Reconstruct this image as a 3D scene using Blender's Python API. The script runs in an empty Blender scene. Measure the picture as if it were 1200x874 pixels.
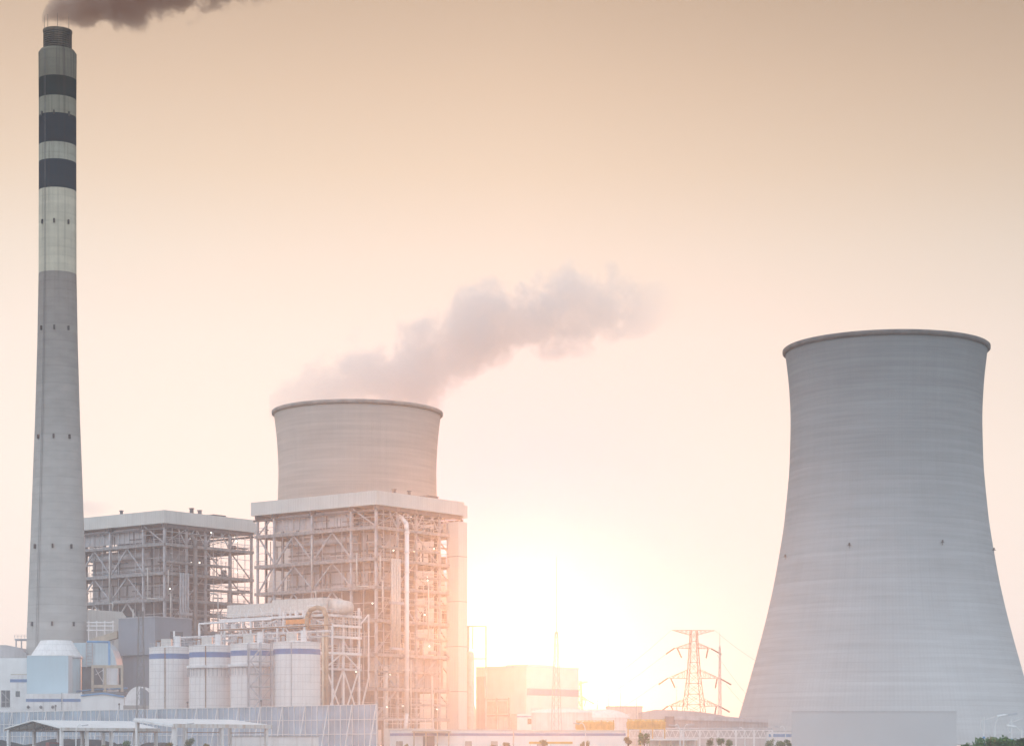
import bpy, math, random
from mathutils import Vector, Matrix
random.seed(11)
F = 2550.0; CX = 600.0; HY = 876.0; EYE = 3.0      # focal length in photo pixels, axis column, horizon row, eye height
R = math.radians
YAW = 51.5                                         # the plant's building grid is turned against the camera
UX, UY = math.cos(R(YAW)), math.sin(R(YAW))        # 'a' axis: away to the right
VX, VY = -UY, UX                                   # 'b' axis: away to the left
col = bpy.context.scene.collection
def X(px, D): return (px - CX) / F * D
def Z(py, D): return EYE + (HY - py) / F * D
def s2l(c):
    return tuple(((v/255)/12.92 if v/255 <= .04045 else ((v/255+.055)/1.055)**2.4) for v in c)

HAZE_H = 30.0; HAZE_D = .00080; GLOW_H = 80.0; GLOW_D = .000108; GLOW_G = .93
SUN_E = 1.1; SUN_C = (1.0,.375,.15); SKYK = .01
SKY = [(0,(243,240,237)),(.06,(245,243,239)),(.123,(249,243,236)),(.183,(247,236,227)),(.22,(239,226,213)),(.256,(230,210,190)),(.291,(219,195,173)),(.325,(203,178,156)),(.45,(175,158,150)),(.8,(145,150,162))]
BACK0 = (1.44,1.64,1.84); BACK1 = (.84,1.02,1.24)
AUREOLE = [(.9,.75,(.7,.8,1))]
DIM = (.66,.70,.24); DIMW = 4.9

# ------------------------------------------------------------------ materials
def mat(name, rgb, rough=.7, var=.18, scale=.35, streak=.0, metal=0.0, srgb=False, dirt=None, spec=.3):
    m = bpy.data.materials.new(name); m.use_nodes = True
    nt = m.node_tree; N = nt.nodes; L = nt.links
    b = N['Principled BSDF']; b.inputs['Roughness'].default_value = rough
    b.inputs['Metallic'].default_value = metal; b.inputs['Specular IOR Level'].default_value = spec
    if srgb: rgb = s2l(rgb)
    tc = N.new('ShaderNodeTexCoord')
    n1 = N.new('ShaderNodeTexNoise'); n1.inputs['Scale'].default_value = scale; n1.inputs['Detail'].default_value = 6
    L.new(tc.outputs['Object'], n1.inputs['Vector'])
    mp = N.new('ShaderNodeMapping'); mp.inputs['Scale'].default_value = (1.6, 1.6, .09)
    L.new(tc.outputs['Object'], mp.inputs['Vector'])
    n2 = N.new('ShaderNodeTexNoise'); n2.inputs['Scale'].default_value = 1.0; n2.inputs['Detail'].default_value = 5
    L.new(mp.outputs[0], n2.inputs['Vector'])
    r = N.new('ShaderNodeMapRange'); r.inputs[1].default_value = .3; r.inputs[2].default_value = .7
    r.inputs[3].default_value = 1 - var; r.inputs[4].default_value = 1 + var*.5
    L.new(n1.outputs[0], r.inputs[0])
    mx = N.new('ShaderNodeMix'); mx.data_type = 'RGBA'; mx.blend_type = 'MULTIPLY'; mx.inputs[0].default_value = 1
    mx.inputs[6].default_value = (*rgb, 1); L.new(r.outputs[0], mx.inputs[7])
    out = mx.outputs[2]
    if streak > 0:
        r2 = N.new('ShaderNodeMapRange'); r2.inputs[1].default_value = .5; r2.inputs[2].default_value = .72
        r2.inputs[3].default_value = 0; r2.inputs[4].default_value = streak
        L.new(n2.outputs[0], r2.inputs[0])
        m2 = N.new('ShaderNodeMix'); m2.data_type = 'RGBA'; L.new(r2.outputs[0], m2.inputs[0])
        L.new(out, m2.inputs[6]); d = dirt or (.16, .10, .065)
        m2.inputs[7].default_value = (*d, 1); out = m2.outputs[2]
    L.new(out, b.inputs['Base Color'])
    return m
def ribbed(name, rgb, period=.6, depth=.25, **k):
    """profiled sheet: dark/light ribs along the two horizontal object axes"""
    m = mat(name, rgb, **k); nt = m.node_tree; N = nt.nodes; L = nt.links
    b = N['Principled BSDF']; src = b.inputs['Base Color'].links[0].from_socket
    tc = N.new('ShaderNodeTexCoord'); sp = N.new('ShaderNodeSeparateXYZ'); L.new(tc.outputs['Object'], sp.inputs[0])
    ad = N.new('ShaderNodeMath'); ad.operation = 'ADD'; L.new(sp.outputs[0], ad.inputs[0]); L.new(sp.outputs[1], ad.inputs[1])
    mu = N.new('ShaderNodeMath'); mu.operation = 'MULTIPLY'; mu.inputs[1].default_value = 2*math.pi/period; L.new(ad.outputs[0], mu.inputs[0])
    si = N.new('ShaderNodeMath'); si.operation = 'SINE'; L.new(mu.outputs[0], si.inputs[0])
    mr = N.new('ShaderNodeMapRange'); mr.inputs[1].default_value = -1; mr.inputs[2].default_value = 1
    mr.inputs[3].default_value = 1-depth; mr.inputs[4].default_value = 1; L.new(si.outputs[0], mr.inputs[0])
    mx = N.new('ShaderNodeMix'); mx.data_type = 'RGBA'; mx.blend_type = 'MULTIPLY'; mx.inputs[0].default_value = 1
    L.new(src, mx.inputs[6]); L.new(mr.outputs[0], mx.inputs[7]); L.new(mx.outputs[2], b.inputs['Base Color'])
    return m
M = {}
M['steel'] = mat('painted_steel', (.47, .48, .51), .55, .25, .8, .2)
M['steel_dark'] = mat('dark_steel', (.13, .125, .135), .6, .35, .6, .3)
M['buckstay'] = mat('buckstay_steel', (.22, .21, .21), .6, .3, .6, .2)
M['deck'] = mat('steel_deck', (.33, .33, .34), .7, .4, 1.2, .35)
M['white'] = mat('white_paint', (.78, .78, .79), .5, .12, .5, .22)
M['white_clean'] = mat('white_sheet', (.82, .83, .84), .5, .08, .3, .08)
M['roofband'] = ribbed('roof_fascia_sheet', (.66, .65, .62), .9, .05, rough=.6, var=.1, scale=.15, streak=.12)
M['casing'] = ribbed('boiler_casing', (.52, .52, .54), 1.1, .08, rough=.6, var=.22, scale=.2, streak=.25, dirt=(.27,.25,.25))
M['casing_dark'] = mat('boiler_shadow_casing', (.14, .14, .155), .7, .4, .4, .35)  # dark copy of the casing: shade of the recesses put into the colour
M['pipe'] = mat('lagged_pipe', (.62, .60, .57), .4, .15, 1.5, .2)
M['rust'] = mat('rusty_steel', (.30, .17, .10), .8, .5, 1.5, .4)
M['grey_clad'] = ribbed('blue_grey_cladding', (.25, .275, .32), .5, .1, rough=.6, var=.12, scale=.2, streak=.15)
M['blue'] = mat('blue_paint', (.12, .22, .44), .5, .15, 1, .1)
M['sky_blue'] = mat('sky_blue_paint', (.14, .32, .56), .5, .15, 1, .1)
M['pale_blue'] = ribbed('pale_blue_sheet', (.52, .64, .70), .8, .06, rough=.5, var=.1, scale=.2, streak=.15)
M['pale_plain'] = mat('pale_blue_plain', (.50, .64, .72), .5, .06, .1, .05)
M['beige'] = mat('beige_concrete', (.50, .44, .35), .8, .2, .6, .2)
M['conc'] = mat('grey_concrete', (.36, .35, .34), .85, .25, .4, .3)
M['glass'] = mat('dark_window', (.05, .06, .075), .15, .2, .5, 0, spec=.6)
M['yellow'] = mat('yellow_paint', (.72, .42, .05), .5, .25, .8, .2)
M['orange'] = mat('orange_paint', (.75, .28, .07), .5, .2, .8, .2)
M['red'] = mat('red_paint', (.35, .05, .04), .5, .2, .8, .2)
M['black'] = mat('black_steel', (.035, .03, .03), .7, .3, 1, .3)
M['coal'] = mat('coal', (.03, .03, .033), .9, .4, .6)
M['insul'] = mat('brown_glazed_insulator', (.09, .05, .04), .3, .2, 2)
M['wire'] = mat('conductor', (.06, .05, .05), .5, .1, 1)
M['trunk'] = mat('bark', (.10, .075, .05), .9, .3, 3)
M['silo'] = None
M['rustpipe'] = mat('brown_stained_pipe', (.42,.31,.22), .6, .3, .6, .3)
M['storeclad'] = mat('grey_store_sheet', (.46,.45,.46), .7, .12, .2, .25)
M['fencemesh'] = mat('blue_windbreak_mesh', (.36,.45,.55), .7, .35, .2, .35, dirt=(.48,.54,.60))
M['wallplain'] = mat('plain_grey_wall', (.53,.55,.57), .8, .06, .08)

def silo_mat():
    m = mat('white_silo_sheet', (.80, .79, .79), .5, .08, .35, .2, dirt=(.34, .24, .20)); nt = m.node_tree; N = nt.nodes; L = nt.links
    b = N['Principled BSDF']; src = b.inputs['Base Color'].links[0].from_socket
    tc = N.new('ShaderNodeTexCoord'); sp = N.new('ShaderNodeSeparateXYZ'); L.new(tc.outputs['Object'], sp.inputs[0])
    at = N.new('ShaderNodeMath'); at.operation = 'ARCTAN2'; ng = N.new('ShaderNodeMath'); ng.operation = 'MULTIPLY'; ng.inputs[1].default_value = -1; L.new(sp.outputs[1], ng.inputs[0]); L.new(sp.outputs[0], at.inputs[0]); L.new(ng.outputs[0], at.inputs[1])
    prev = None
    for sock, k in ((at.outputs[0], 28/(2*math.pi)), (sp.outputs[2], 1/1.5)):
        a = N.new('ShaderNodeMath'); a.operation = 'MULTIPLY'; a.inputs[1].default_value = k; L.new(sock, a.inputs[0])
        f = N.new('ShaderNodeMath'); f.operation = 'FRACT'; L.new(a.outputs[0], f.inputs[0])
        g = N.new('ShaderNodeMath'); g.operation = 'LESS_THAN'; g.inputs[1].default_value = .07; L.new(f.outputs[0], g.inputs[0])
        if prev:
            q = N.new('ShaderNodeMath'); q.operation = 'MAXIMUM'; L.new(prev, q.inputs[0]); L.new(g.outputs[0], q.inputs[1]); prev = q.outputs[0]
        else: prev = g.outputs[0]
    sc = N.new('ShaderNodeMath'); sc.operation = 'MULTIPLY'; sc.inputs[1].default_value = .28; L.new(prev, sc.inputs[0])
    mx = N.new('ShaderNodeMix'); mx.data_type = 'RGBA'; L.new(sc.outputs[0], mx.inputs[0]); L.new(src, mx.inputs[6]); mx.inputs[7].default_value = (.25, .24, .25, 1)
    L.new(mx.outputs[2], b.inputs['Base Color']); return m
M['silo'] = silo_mat()
M['rusty_white'] = mat('rust_stained_white', (.66,.65,.64), .6, .15, .6, .7, dirt=(.35,.20,.10))

def round_concrete(name, base, lift, nrib, rib_amt, zbands=None, ztop=None):
    """cast concrete shell: pour lifts, meridional ribs, stains; zbands paints rings, as [(z, colour), ...] from below"""
    m = bpy.data.materials.new(name); m.use_nodes = True; nt = m.node_tree; N = nt.nodes; L = nt.links
    b = N['Principled BSDF']; b.inputs['Roughness'].default_value = .9; b.inputs['Specular IOR Level'].default_value = .03
    def math_(op, a, c=None):
        n = N.new('ShaderNodeMath'); n.operation = op
        for i, v in ((0, a), (1, c)):
            if v is None: continue
            if isinstance(v, (int, float)): n.inputs[i].default_value = v
            else: L.new(v, n.inputs[i])
        return n.outputs[0]
    tc = N.new('ShaderNodeTexCoord'); sp = N.new('ShaderNodeSeparateXYZ'); L.new(tc.outputs['Object'], sp.inputs[0])
    ang = math_('ARCTAN2', sp.outputs[0], math_('MULTIPLY', sp.outputs[1], -1.0)); z = sp.outputs[2]
    cmb = N.new('ShaderNodeCombineXYZ'); L.new(math_('MULTIPLY', ang, 1.3), cmb.inputs[0]); L.new(math_('MULTIPLY', z, 1/lift), cmb.inputs[1])
    # stepped per-lift tone
    fl = math_('FLOOR', math_('MULTIPLY', z, 1/lift)); wn = N.new('ShaderNodeTexWhiteNoise'); wn.noise_dimensions = '1D'; L.new(fl, wn.inputs['W'])
    n1 = N.new('ShaderNodeTexNoise'); n1.inputs['Scale'].default_value = 1.0; n1.inputs['Detail'].default_value = 5; L.new(cmb.outputs[0], n1.inputs['Vector'])
    n2 = N.new('ShaderNodeTexNoise'); n2.inputs['Scale'].default_value = .03; n2.inputs['Detail'].default_value = 4; L.new(tc.outputs['Object'], n2.inputs['Vector'])
    c3 = N.new('ShaderNodeCombineXYZ'); L.new(math_('MULTIPLY', ang, 22), c3.inputs[0]); L.new(math_('MULTIPLY', z, .03), c3.inputs[1])
    n3 = N.new('ShaderNodeTexNoise'); n3.inputs['Scale'].default_value = 1; n3.inputs['Detail'].default_value = 4; L.new(c3.outputs[0], n3.inputs['Vector'])
    fr = math_('FRACT', math_('MULTIPLY', z, 1/lift)); joint = math_('LESS_THAN', fr, .14)
    rib = math_('SINE', math_('MULTIPLY', ang, nrib))
    t = math_('ADD', math_('MULTIPLY', wn.outputs[0], .09), .955)
    t = math_('ADD', t, math_('MULTIPLY', math_('SUBTRACT', n1.outputs[0], .5), .45))
    t = math_('ADD', t, math_('MULTIPLY', math_('SUBTRACT', n2.outputs[0], .5), .42))
    t = math_('ADD', t, math_('MULTIPLY', math_('SUBTRACT', n3.outputs[0], .5), .15))
    t = math_('SUBTRACT', t, math_('MULTIPLY', joint, .07))
    t = math_('ADD', t, math_('MULTIPLY', rib, rib_amt))
    if ztop:   # weathered darker towards the lip; paler base is ground haze put into the colour
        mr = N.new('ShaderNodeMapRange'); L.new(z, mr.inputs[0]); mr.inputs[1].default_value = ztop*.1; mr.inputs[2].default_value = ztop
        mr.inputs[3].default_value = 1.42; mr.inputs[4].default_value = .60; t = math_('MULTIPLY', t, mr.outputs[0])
    mx = N.new('ShaderNodeMix'); mx.data_type = 'RGBA'; mx.blend_type = 'MULTIPLY'; mx.inputs[0].default_value = 1; L.new(t, mx.inputs[7])
    mx.inputs[6].default_value = (*base, 1)
    if zbands:
        cur = None
        for bd in zbands:
            z0, c = bd[:2]
            if len(bd) > 2:
                gm = N.new('ShaderNodeMapRange'); L.new(z, gm.inputs[0]); gm.inputs[1].default_value = z0-bd[2]; gm.inputs[2].default_value = z0+bd[2]; g = gm.outputs[0]
            else: g = math_('GREATER_THAN', z, z0)
            q = N.new('ShaderNodeMix'); q.data_type = 'RGBA'; L.new(g, q.inputs[0])
            if cur is None: q.inputs[6].default_value = (*base, 1)
            else: L.new(cur, q.inputs[6])
            q.inputs[7].default_value = (*c, 1); cur = q.outputs[2]
        L.new(cur, mx.inputs[6])
        # rust and soot runs below the flue, one strong on the left flank
        c4 = N.new('ShaderNodeCombineXYZ'); L.new(math_('MULTIPLY', ang, 5), c4.inputs[0]); L.new(math_('MULTIPLY', z, .02), c4.inputs[1])
        n4 = N.new('ShaderNodeTexNoise'); n4.inputs['Scale'].default_value = 1.2; n4.inputs['Detail'].default_value = 6; L.new(c4.outputs[0], n4.inputs['Vector'])
        mr2 = N.new('ShaderNodeMapRange'); L.new(n4.outputs[0], mr2.inputs[0]); mr2.inputs[1].default_value = .5; mr2.inputs[2].default_value = .7
        mh = N.new('ShaderNodeMapRange'); L.new(z, mh.inputs[0]); mh.inputs[1].default_value = 110; mh.inputs[2].default_value = 182; mh.inputs[4].default_value = .75
        k = math_('MULTIPLY', mr2.outputs[0], mh.outputs[0])
        so = N.new('ShaderNodeMix'); so.data_type = 'RGBA'; L.new(k, so.inputs[0]); L.new(mx.outputs[2], so.inputs[6]); so.inputs[7].default_value = (.035, .022, .018, 1)
        L.new(so.outputs[2], b.inputs['Base Color'])
    else: L.new(mx.outputs[2], b.inputs['Base Color'])
    return m

def leaf_mat(name, c1, c2):
    m = bpy.data.materials.new(name); m.use_nodes = True; N = m.node_tree.nodes; L = m.node_tree.links; b = N['Principled BSDF']
    b.inputs['Roughness'].default_value = .6
    tc = N.new('ShaderNodeTexCoord'); n = N.new('ShaderNodeTexNoise'); n.inputs['Scale'].default_value = 2.5; n.inputs['Detail'].default_value = 4
    L.new(tc.outputs['Object'], n.inputs['Vector']); r = N.new('ShaderNodeValToRGB'); L.new(n.outputs[0], r.inputs[0])
    r.color_ramp.elements[0].position = .35; r.color_ramp.elements[0].color = (*c1, 1); r.color_ramp.elements[1].position = .65; r.color_ramp.elements[1].color = (*c2, 1)
    L.new(r.outputs[0], b.inputs['Base Color']); return m
M['leaf'] = leaf_mat('green_leaves', (.018, .075, .012), (.10, .22, .035))
M['leaf_y'] = leaf_mat('yellowing_leaves', (.10, .10, .02), (.30, .22, .04))
def emit(name, c, s):
    m = bpy.data.materials.new(name); m.use_nodes = True; N = m.node_tree.nodes; b = N['Principled BSDF']
    b.inputs['Emission Color'].default_value = (*c, 1); b.inputs['Emission Strength'].default_value = s
    try: m.cycles.emission_sampling = 'NONE'
    except Exception: pass
    return m
M['lamp'] = emit('lit_lamp', (1, .93, .82), 6)

# ------------------------------------------------------------------ mesh building
class MB:
    def __init__(s): s.v = []; s.f = []
    def add(s, vs, fs):
        n = len(s.v); s.v += [tuple(p) for p in vs]; s.f += [tuple(i+n for i in q) for q in fs]; return s
    def box(s, x0, x1, y0, y1, z0, z1):
        return s.add([(x0,y0,z0),(x1,y0,z0),(x1,y1,z0),(x0,y1,z0),(x0,y0,z1),(x1,y0,z1),(x1,y1,z1),(x0,y1,z1)],
                     [(0,3,2,1),(4,5,6,7),(0,1,5,4),(1,2,6,5),(2,3,7,6),(3,0,4,7)])
    def tube(s, p, q, r, n=8, r2=None, cap=True):
        p = Vector(p); q = Vector(q); d = (q-p); 
        if d.length < 1e-6: return s
        d.normalize(); u = d.orthogonal().normalized(); w = d.cross(u); r2 = r if r2 is None else r2
        if n == 4:
            up = Vector((0,0,1)) if abs(d.z) < .95 else Vector((1,0,0))
            u = (up - d*up.dot(d)).normalized(); w = d.cross(u); off = math.pi/4; k = math.sqrt(2)
        else: off = 0; k = 1
        vs = []
        for c, rr in ((p, r), (q, r2)):
            for i in range(n):
                a = off + 2*math.pi*i/n; vs.append(c + (u*math.cos(a) + w*math.sin(a))*rr*k)
        fs = [(i, (i+1) % n, n+(i+1) % n, n+i) for i in range(n)]
        if cap: fs += [tuple(range(n-1, -1, -1)), tuple(range(n, 2*n))]
        return s.add(vs, fs)
    def bar(s, p, q, w): return s.tube(p, q, w/2, 4)
    def path(s, pts, r, n=8):
        for a, b in zip(pts[:-1], pts[1:]): s.tube(a, b, r, n)
        for p in pts[1:-1]: s.ball(p, r*1.02, n, 4)
        return s
    def ball(s, c, r, n=8, m=5):
        vs = []; fs = []
        for j in range(m+1):
            t = math.pi*j/m
            for i in range(n):
                a = 2*math.pi*i/n; vs.append((c[0]+r*math.sin(t)*math.cos(a), c[1]+r*math.sin(t)*math.sin(a), c[2]+r*math.cos(t)))
        for j in range(m):
            for i in range(n): fs.append((j*n+i, (j+1)*n+i, (j+1)*n+(i+1)%n, j*n+(i+1)%n))
        return s.add(vs, fs)
    def lathe(s, prof, n=48, cx=0, cy=0, a0=0, a1=2*math.pi):
        full = abs(a1-a0-2*math.pi) < 1e-6; k = n if full else n+1; vs = []; fs = []
        for r, z in prof:
            for i in range(k):
                a = a0+(a1-a0)*i/n; vs.append((cx+r*math.cos(a), cy+r*math.sin(a), z))
        for j in range(len(prof)-1):
            for i in range(n):
                i2 = (i+1) % k; fs.append((j*k+i, j*k+i2, (j+1)*k+i2, (j+1)*k+i))
        return s.add(vs, fs)
    def prism(s, pts, y0, y1):
        """pts (x,z) polygon pushed from y0 to y1"""
        n = len(pts); vs = [(x, y0, z) for x, z in pts]+[(x, y1, z) for x, z in pts]
        return s.add(vs, [tuple(range(n)), tuple(range(2*n-1, n-1, -1))]+[(i, n+i, n+(i+1)%n, (i+1)%n) for i in range(n)])
    def prismx(s, pts, x0, x1):
        n = len(pts); vs = [(x0, y, z) for y, z in pts]+[(x1, y, z) for y, z in pts]
        return s.add(vs, [tuple(range(n-1, -1, -1)), tuple(range(n, 2*n))]+[(i, (i+1)%n, n+(i+1)%n, n+i) for i in range(n)])
    def build(s, name, m, parent=None, smooth=False, loc=None, rotz=0):
        me = bpy.data.meshes.new(name); me.from_pydata(s.v, [], s.f); me.update()
        me.materials.append(m if not isinstance(m, str) else M[m])
        if smooth:
            me.polygons.foreach_set('use_smooth', [True]*len(me.polygons))
        o = bpy.data.objects.new(name, me); col.objects.link(o)
        if parent: o.parent = parent
        if loc: o.location = loc
        if rotz: o.rotation_euler.z = rotz
        return o
def tag(o, label, cat, group=None, kind=None):
    o['label'] = label; o['category'] = cat
    if group: o['group'] = group
    if kind: o['kind'] = kind
    return o
def thing(name, label, cat, loc=(0,0,0), rotz=0, group=None):
    o = bpy.data.objects.new(name, None); col.objects.link(o); o.location = loc; o.rotation_euler.z = rotz
    return tag(o, label, cat, group)
def grid_thing(name, label, cat, px, D, group=None):     # origin under photo column px at depth D, axes along the plant grid
    return thing(name, label, cat, (X(px, D), D, 0), R(YAW), group)
def copy_tree(o, parent=None):
    c = o.copy(); col.objects.link(c)
    if parent: c.parent = parent
    for ch in list(o.children): copy_tree(ch, c)
    return c
def rails(mb, x0, y0, x1, y1, z, h=1.1, step=2.0, w=.07):
    L_ = math.hypot(x1-x0, y1-y0); n = max(1, round(L_/step))
    for k in (h, h*.55): mb.bar((x0,y0,z+k), (x1,y1,z+k), w)
    for i in range(n+1):
        t = i/n; x = x0+(x1-x0)*t; y = y0+(y1-y0)*t; mb.bar((x,y,z), (x,y,z+h), w)

# ------------------------------------------------------------------ setting
g = MB(); g.add([(-15000,-3000,0),(15000,-3000,0),(15000,15000,0),(-15000,15000,0)], [(0,1,2,3)])
o = g.build('ground', mat('dry_ground', (.16,.15,.12), .95, .4, .02)); o['kind'] = 'structure'
g = MB(); g.box(-250, 250, 250, 262, .0, .004); o = g.build('road', mat('asphalt', (.05,.05,.052), .9, .3, .5), loc=(0,0,.004)); o['kind'] = 'structure'
for y in (249.7, 262):
    g = MB(); g.box(-250, 250, y, y+.3, 0, .13); o = g.build('kerb', 'conc'); o['kind'] = 'structure'

# ------------------------------------------------------------------ cooling towers
PR = [(640-0,0)]
PR = [(410,117.2),(440,113.6),(463,111.8),(490,110.7),(520,111.2),(555,112.6),(601,117),(620,119.3),(649,124),(680,129.5),(707,135.3),(735,142),(765,150),(795,158.3),(823,166.5),(836,170.2),(856.4,176),(872,181.5)]
DT = 650.0
def tower(px, D, label, lights, cm='tower', rm='rim', zs=1.0):
    t = thing('cooling_tower', label, 'cooling tower', (X(px, D), D, 0), 0, 'hyperbolic concrete cooling towers'); t.scale.z = zs
    prof = [(w/F*DT, Z(y, DT)) for y, w in PR][::-1]            # from below
    # subdivide the profile with a smooth interpolation
    P = []
    for i in range(len(prof)-1):
        p0 = prof[max(i-1,0)]; p1 = prof[i]; p2 = prof[i+1]; p3 = prof[min(i+2,len(prof)-1)]
        for k in range(3):
            u = k/3; f = lambda a,b,c,d: .5*((2*b)+(-a+c)*u+(2*a-5*b+4*c-d)*u*u+(-a+3*b-3*c+d)*u**3)
            P.append((f(p0[0],p1[0],p2[0],p3[0]), f(p0[1],p1[1],p2[1],p3[1])))
    P.append(prof[-1]); zt = P[-1][1]
    inner = [(r-.5, z) for r, z in P][::-1]
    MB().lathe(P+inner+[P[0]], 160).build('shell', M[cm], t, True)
    rt = P[-1][0]
    MB().lathe([(rt-.6,zt-.9),(rt+.15,zt-1.1),(rt+.75,zt-.6),(rt+.75,zt+.2),(rt+.5,zt+.4),(rt-.7,zt+.4),(rt-.7,zt-.3)], 160).build('rim', M[rm], t, True)
    zb, rb = P[0][1], P[0][0]
    for i in range(44):
        a = 2*math.pi*i/44; b = 2*math.pi*(i+.5)/44; c = 2*math.pi*(i-.5)/44; lg = MB(); rf = rb+2.2
        for e in (b, c):
            lg.tube((rf*math.cos(a), rf*math.sin(a), 0), ((rb-.25)*math.cos(e), (rb-.25)*math.sin(e), zb+.2), .42, 8)
        lg.build('support_leg', 'conc', t)
    MB().lathe([(rb+4,0),(rb+4,1.2),(rb+3.5,1.2),(rb+3.5,0)], 96).build('basin_wall', 'conc', t, False)
    for lx, ly in lights:
        # warning lamp bracket fixed on the shell
        z = Z(ly, DT); r = next(rr for rr, zz in P[::-1] if zz <= z)
        sx = (lx-1038)/F*DT; sx = max(-r*.985, min(r*.985, sx)); yy = -math.sqrt(r*r-sx*sx); d = Vector((sx, yy, 0)).normalized()
        w = MB(); w.box(-.22,.22,-.22,.22,0,.6); w.bar((-.55,0,-.1),(.55,0,-.1),.15); w.bar((0,0,-.9),(0,0,0),.12)
        w.build('warning_lamp', 'black', t, loc=(sx+d.x*.5, yy+d.y*.5, z))
    return t
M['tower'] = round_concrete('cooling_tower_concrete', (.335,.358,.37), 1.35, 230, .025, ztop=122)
M['tower_pale'] = round_concrete('pale_tower_concrete', (.47,.42,.385), 1.35, 230, .025)  # paler copy of the tower concrete: distance haze put into the colour
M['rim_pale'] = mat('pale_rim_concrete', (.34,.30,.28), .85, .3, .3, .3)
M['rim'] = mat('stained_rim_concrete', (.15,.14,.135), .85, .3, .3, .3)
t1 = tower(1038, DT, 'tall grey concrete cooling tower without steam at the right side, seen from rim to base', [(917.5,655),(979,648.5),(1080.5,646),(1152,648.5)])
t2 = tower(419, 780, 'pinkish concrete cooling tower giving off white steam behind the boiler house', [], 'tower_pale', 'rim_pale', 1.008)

# ------------------------------------------------------------------ chimney
DC = 565.0
ch = thing('chimney', 'very tall banded concrete chimney with dark blue rings and smoking steel flue', 'chimney', (X(67.5, DC), DC, 0))
w = [(22,56),(21.6,120),(21.6,200),(21.8,316),(23.3,400),(25.8,487),(28.2,550),(30.3,610),(33.4,690),(35.4,745),(39,876),(40,895)]
zc = lambda y: Z(y, DC-5.2)
prof = [(a/F*DC, zc(y)) for a, y in w][::-1]
LC = (.53,.475,.375); NAVY = (.012,.022,.034)
M['chim'] = round_concrete('chimney_concrete', (.45,.44,.425), 2.2, 60, .0, zbands=[(zc(650),(.43,.41,.39),12),(zc(560),(.38,.355,.335),10),(zc(470),(.31,.28,.26),10),(zc(375),(.28,.24,.215),9),(zc(316.5),LC),(zc(218.5),NAVY),(zc(185),(.34,.32,.26)),(zc(165),(.010,.017,.026)),(zc(131),(.24,.22,.17)),(zc(110.5),(.010,.015,.014)),(zc(87),(.17,.15,.115))])  # soft lower bands turn paler downwards: low haze painted into the concrete
pf = [(prof[0][0],0)]+prof[1:]
pts = []
for i in range(len(pf)-1):
    for k in range(3):
        u = k/3; pts.append((pf[i][0]*(1-u)+pf[i+1][0]*u, pf[i][1]*(1-u)+pf[i+1][1]*u))
zt = pf[-1][1]; rt = pf[-1][0]
pts += [(rt, zt), (rt-.55, zt+.8), (rt-1.3, zt+.9), (rt-1.3, zt-3)]
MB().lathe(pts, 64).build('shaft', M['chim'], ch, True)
fl = []; z0 = zt+.5; z1 = zc(31); rf = 16.3/F*DC
n = 9
for i in range(n):
    a = z0+(z1-z0)*i/n; b = z0+(z1-z0)*(i+1)/n; h = b-a
    fl += [(rf-.4, a), (rf-.4, a+h*.4), (rf+.05, a+h*.5), (rf+.05, b-.05)]
fl += [(rf+.15, z1), (rf+.15, z1+.5), (rf-.5, z1+.5), (rf-.5, z0)]
MB().lathe(fl, 48).build('flue', mat('sooty_flue', (.13,.095,.065), .6, .6, .35, .7, dirt=(.012,.01,.01)), ch)
for dx in (-14.5, -8.8, 3, 14.3):
    sx = dx/F*DC; sy = -math.sqrt(max(0, (rf-.2)**2-sx*sx)); MB().tube((sx,sy,z1-3),(sx,sy,zc(13)),.09,6,.04).build('lightning_rod','black',ch)
for (yy, xs) in ((131,(-14.5,.3,16)),(258,(-14,.5,15.5)),(383,(-15,1,16)),(511,(-18,1,18)),(640,(-21,1,21)),(731,(-24,1,24))):
    for dx in xs:
        z = zc(yy); r = next(rr for rr, zz in reversed(pts[:-4]) if zz <= z); sx = dx/F*DC; sy = -math.sqrt(r*r-sx*sx)
        MB().box(-.2,.2,-.3,.2,-.55,.55).build('opening_hood' , 'black', ch, loc=(sx*1.005, sy*1.005, z), rotz=math.atan2(sy,sx)+math.pi/2)
lad = MB(); a = R(-118)
for i in range(len(pf)-1):
    (r0,za),(r1,zb) = pf[i], pf[i+1]
    for s in (-.012,.012):
        lad.bar(((r0+.25)*math.cos(a+s*3),(r0+.25)*math.sin(a+s*3),za),((r1+.25)*math.cos(a+s*3),(r1+.25)*math.sin(a+s*3),zb),.07)
lad.build('ladder','steel_dark',ch)

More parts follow.
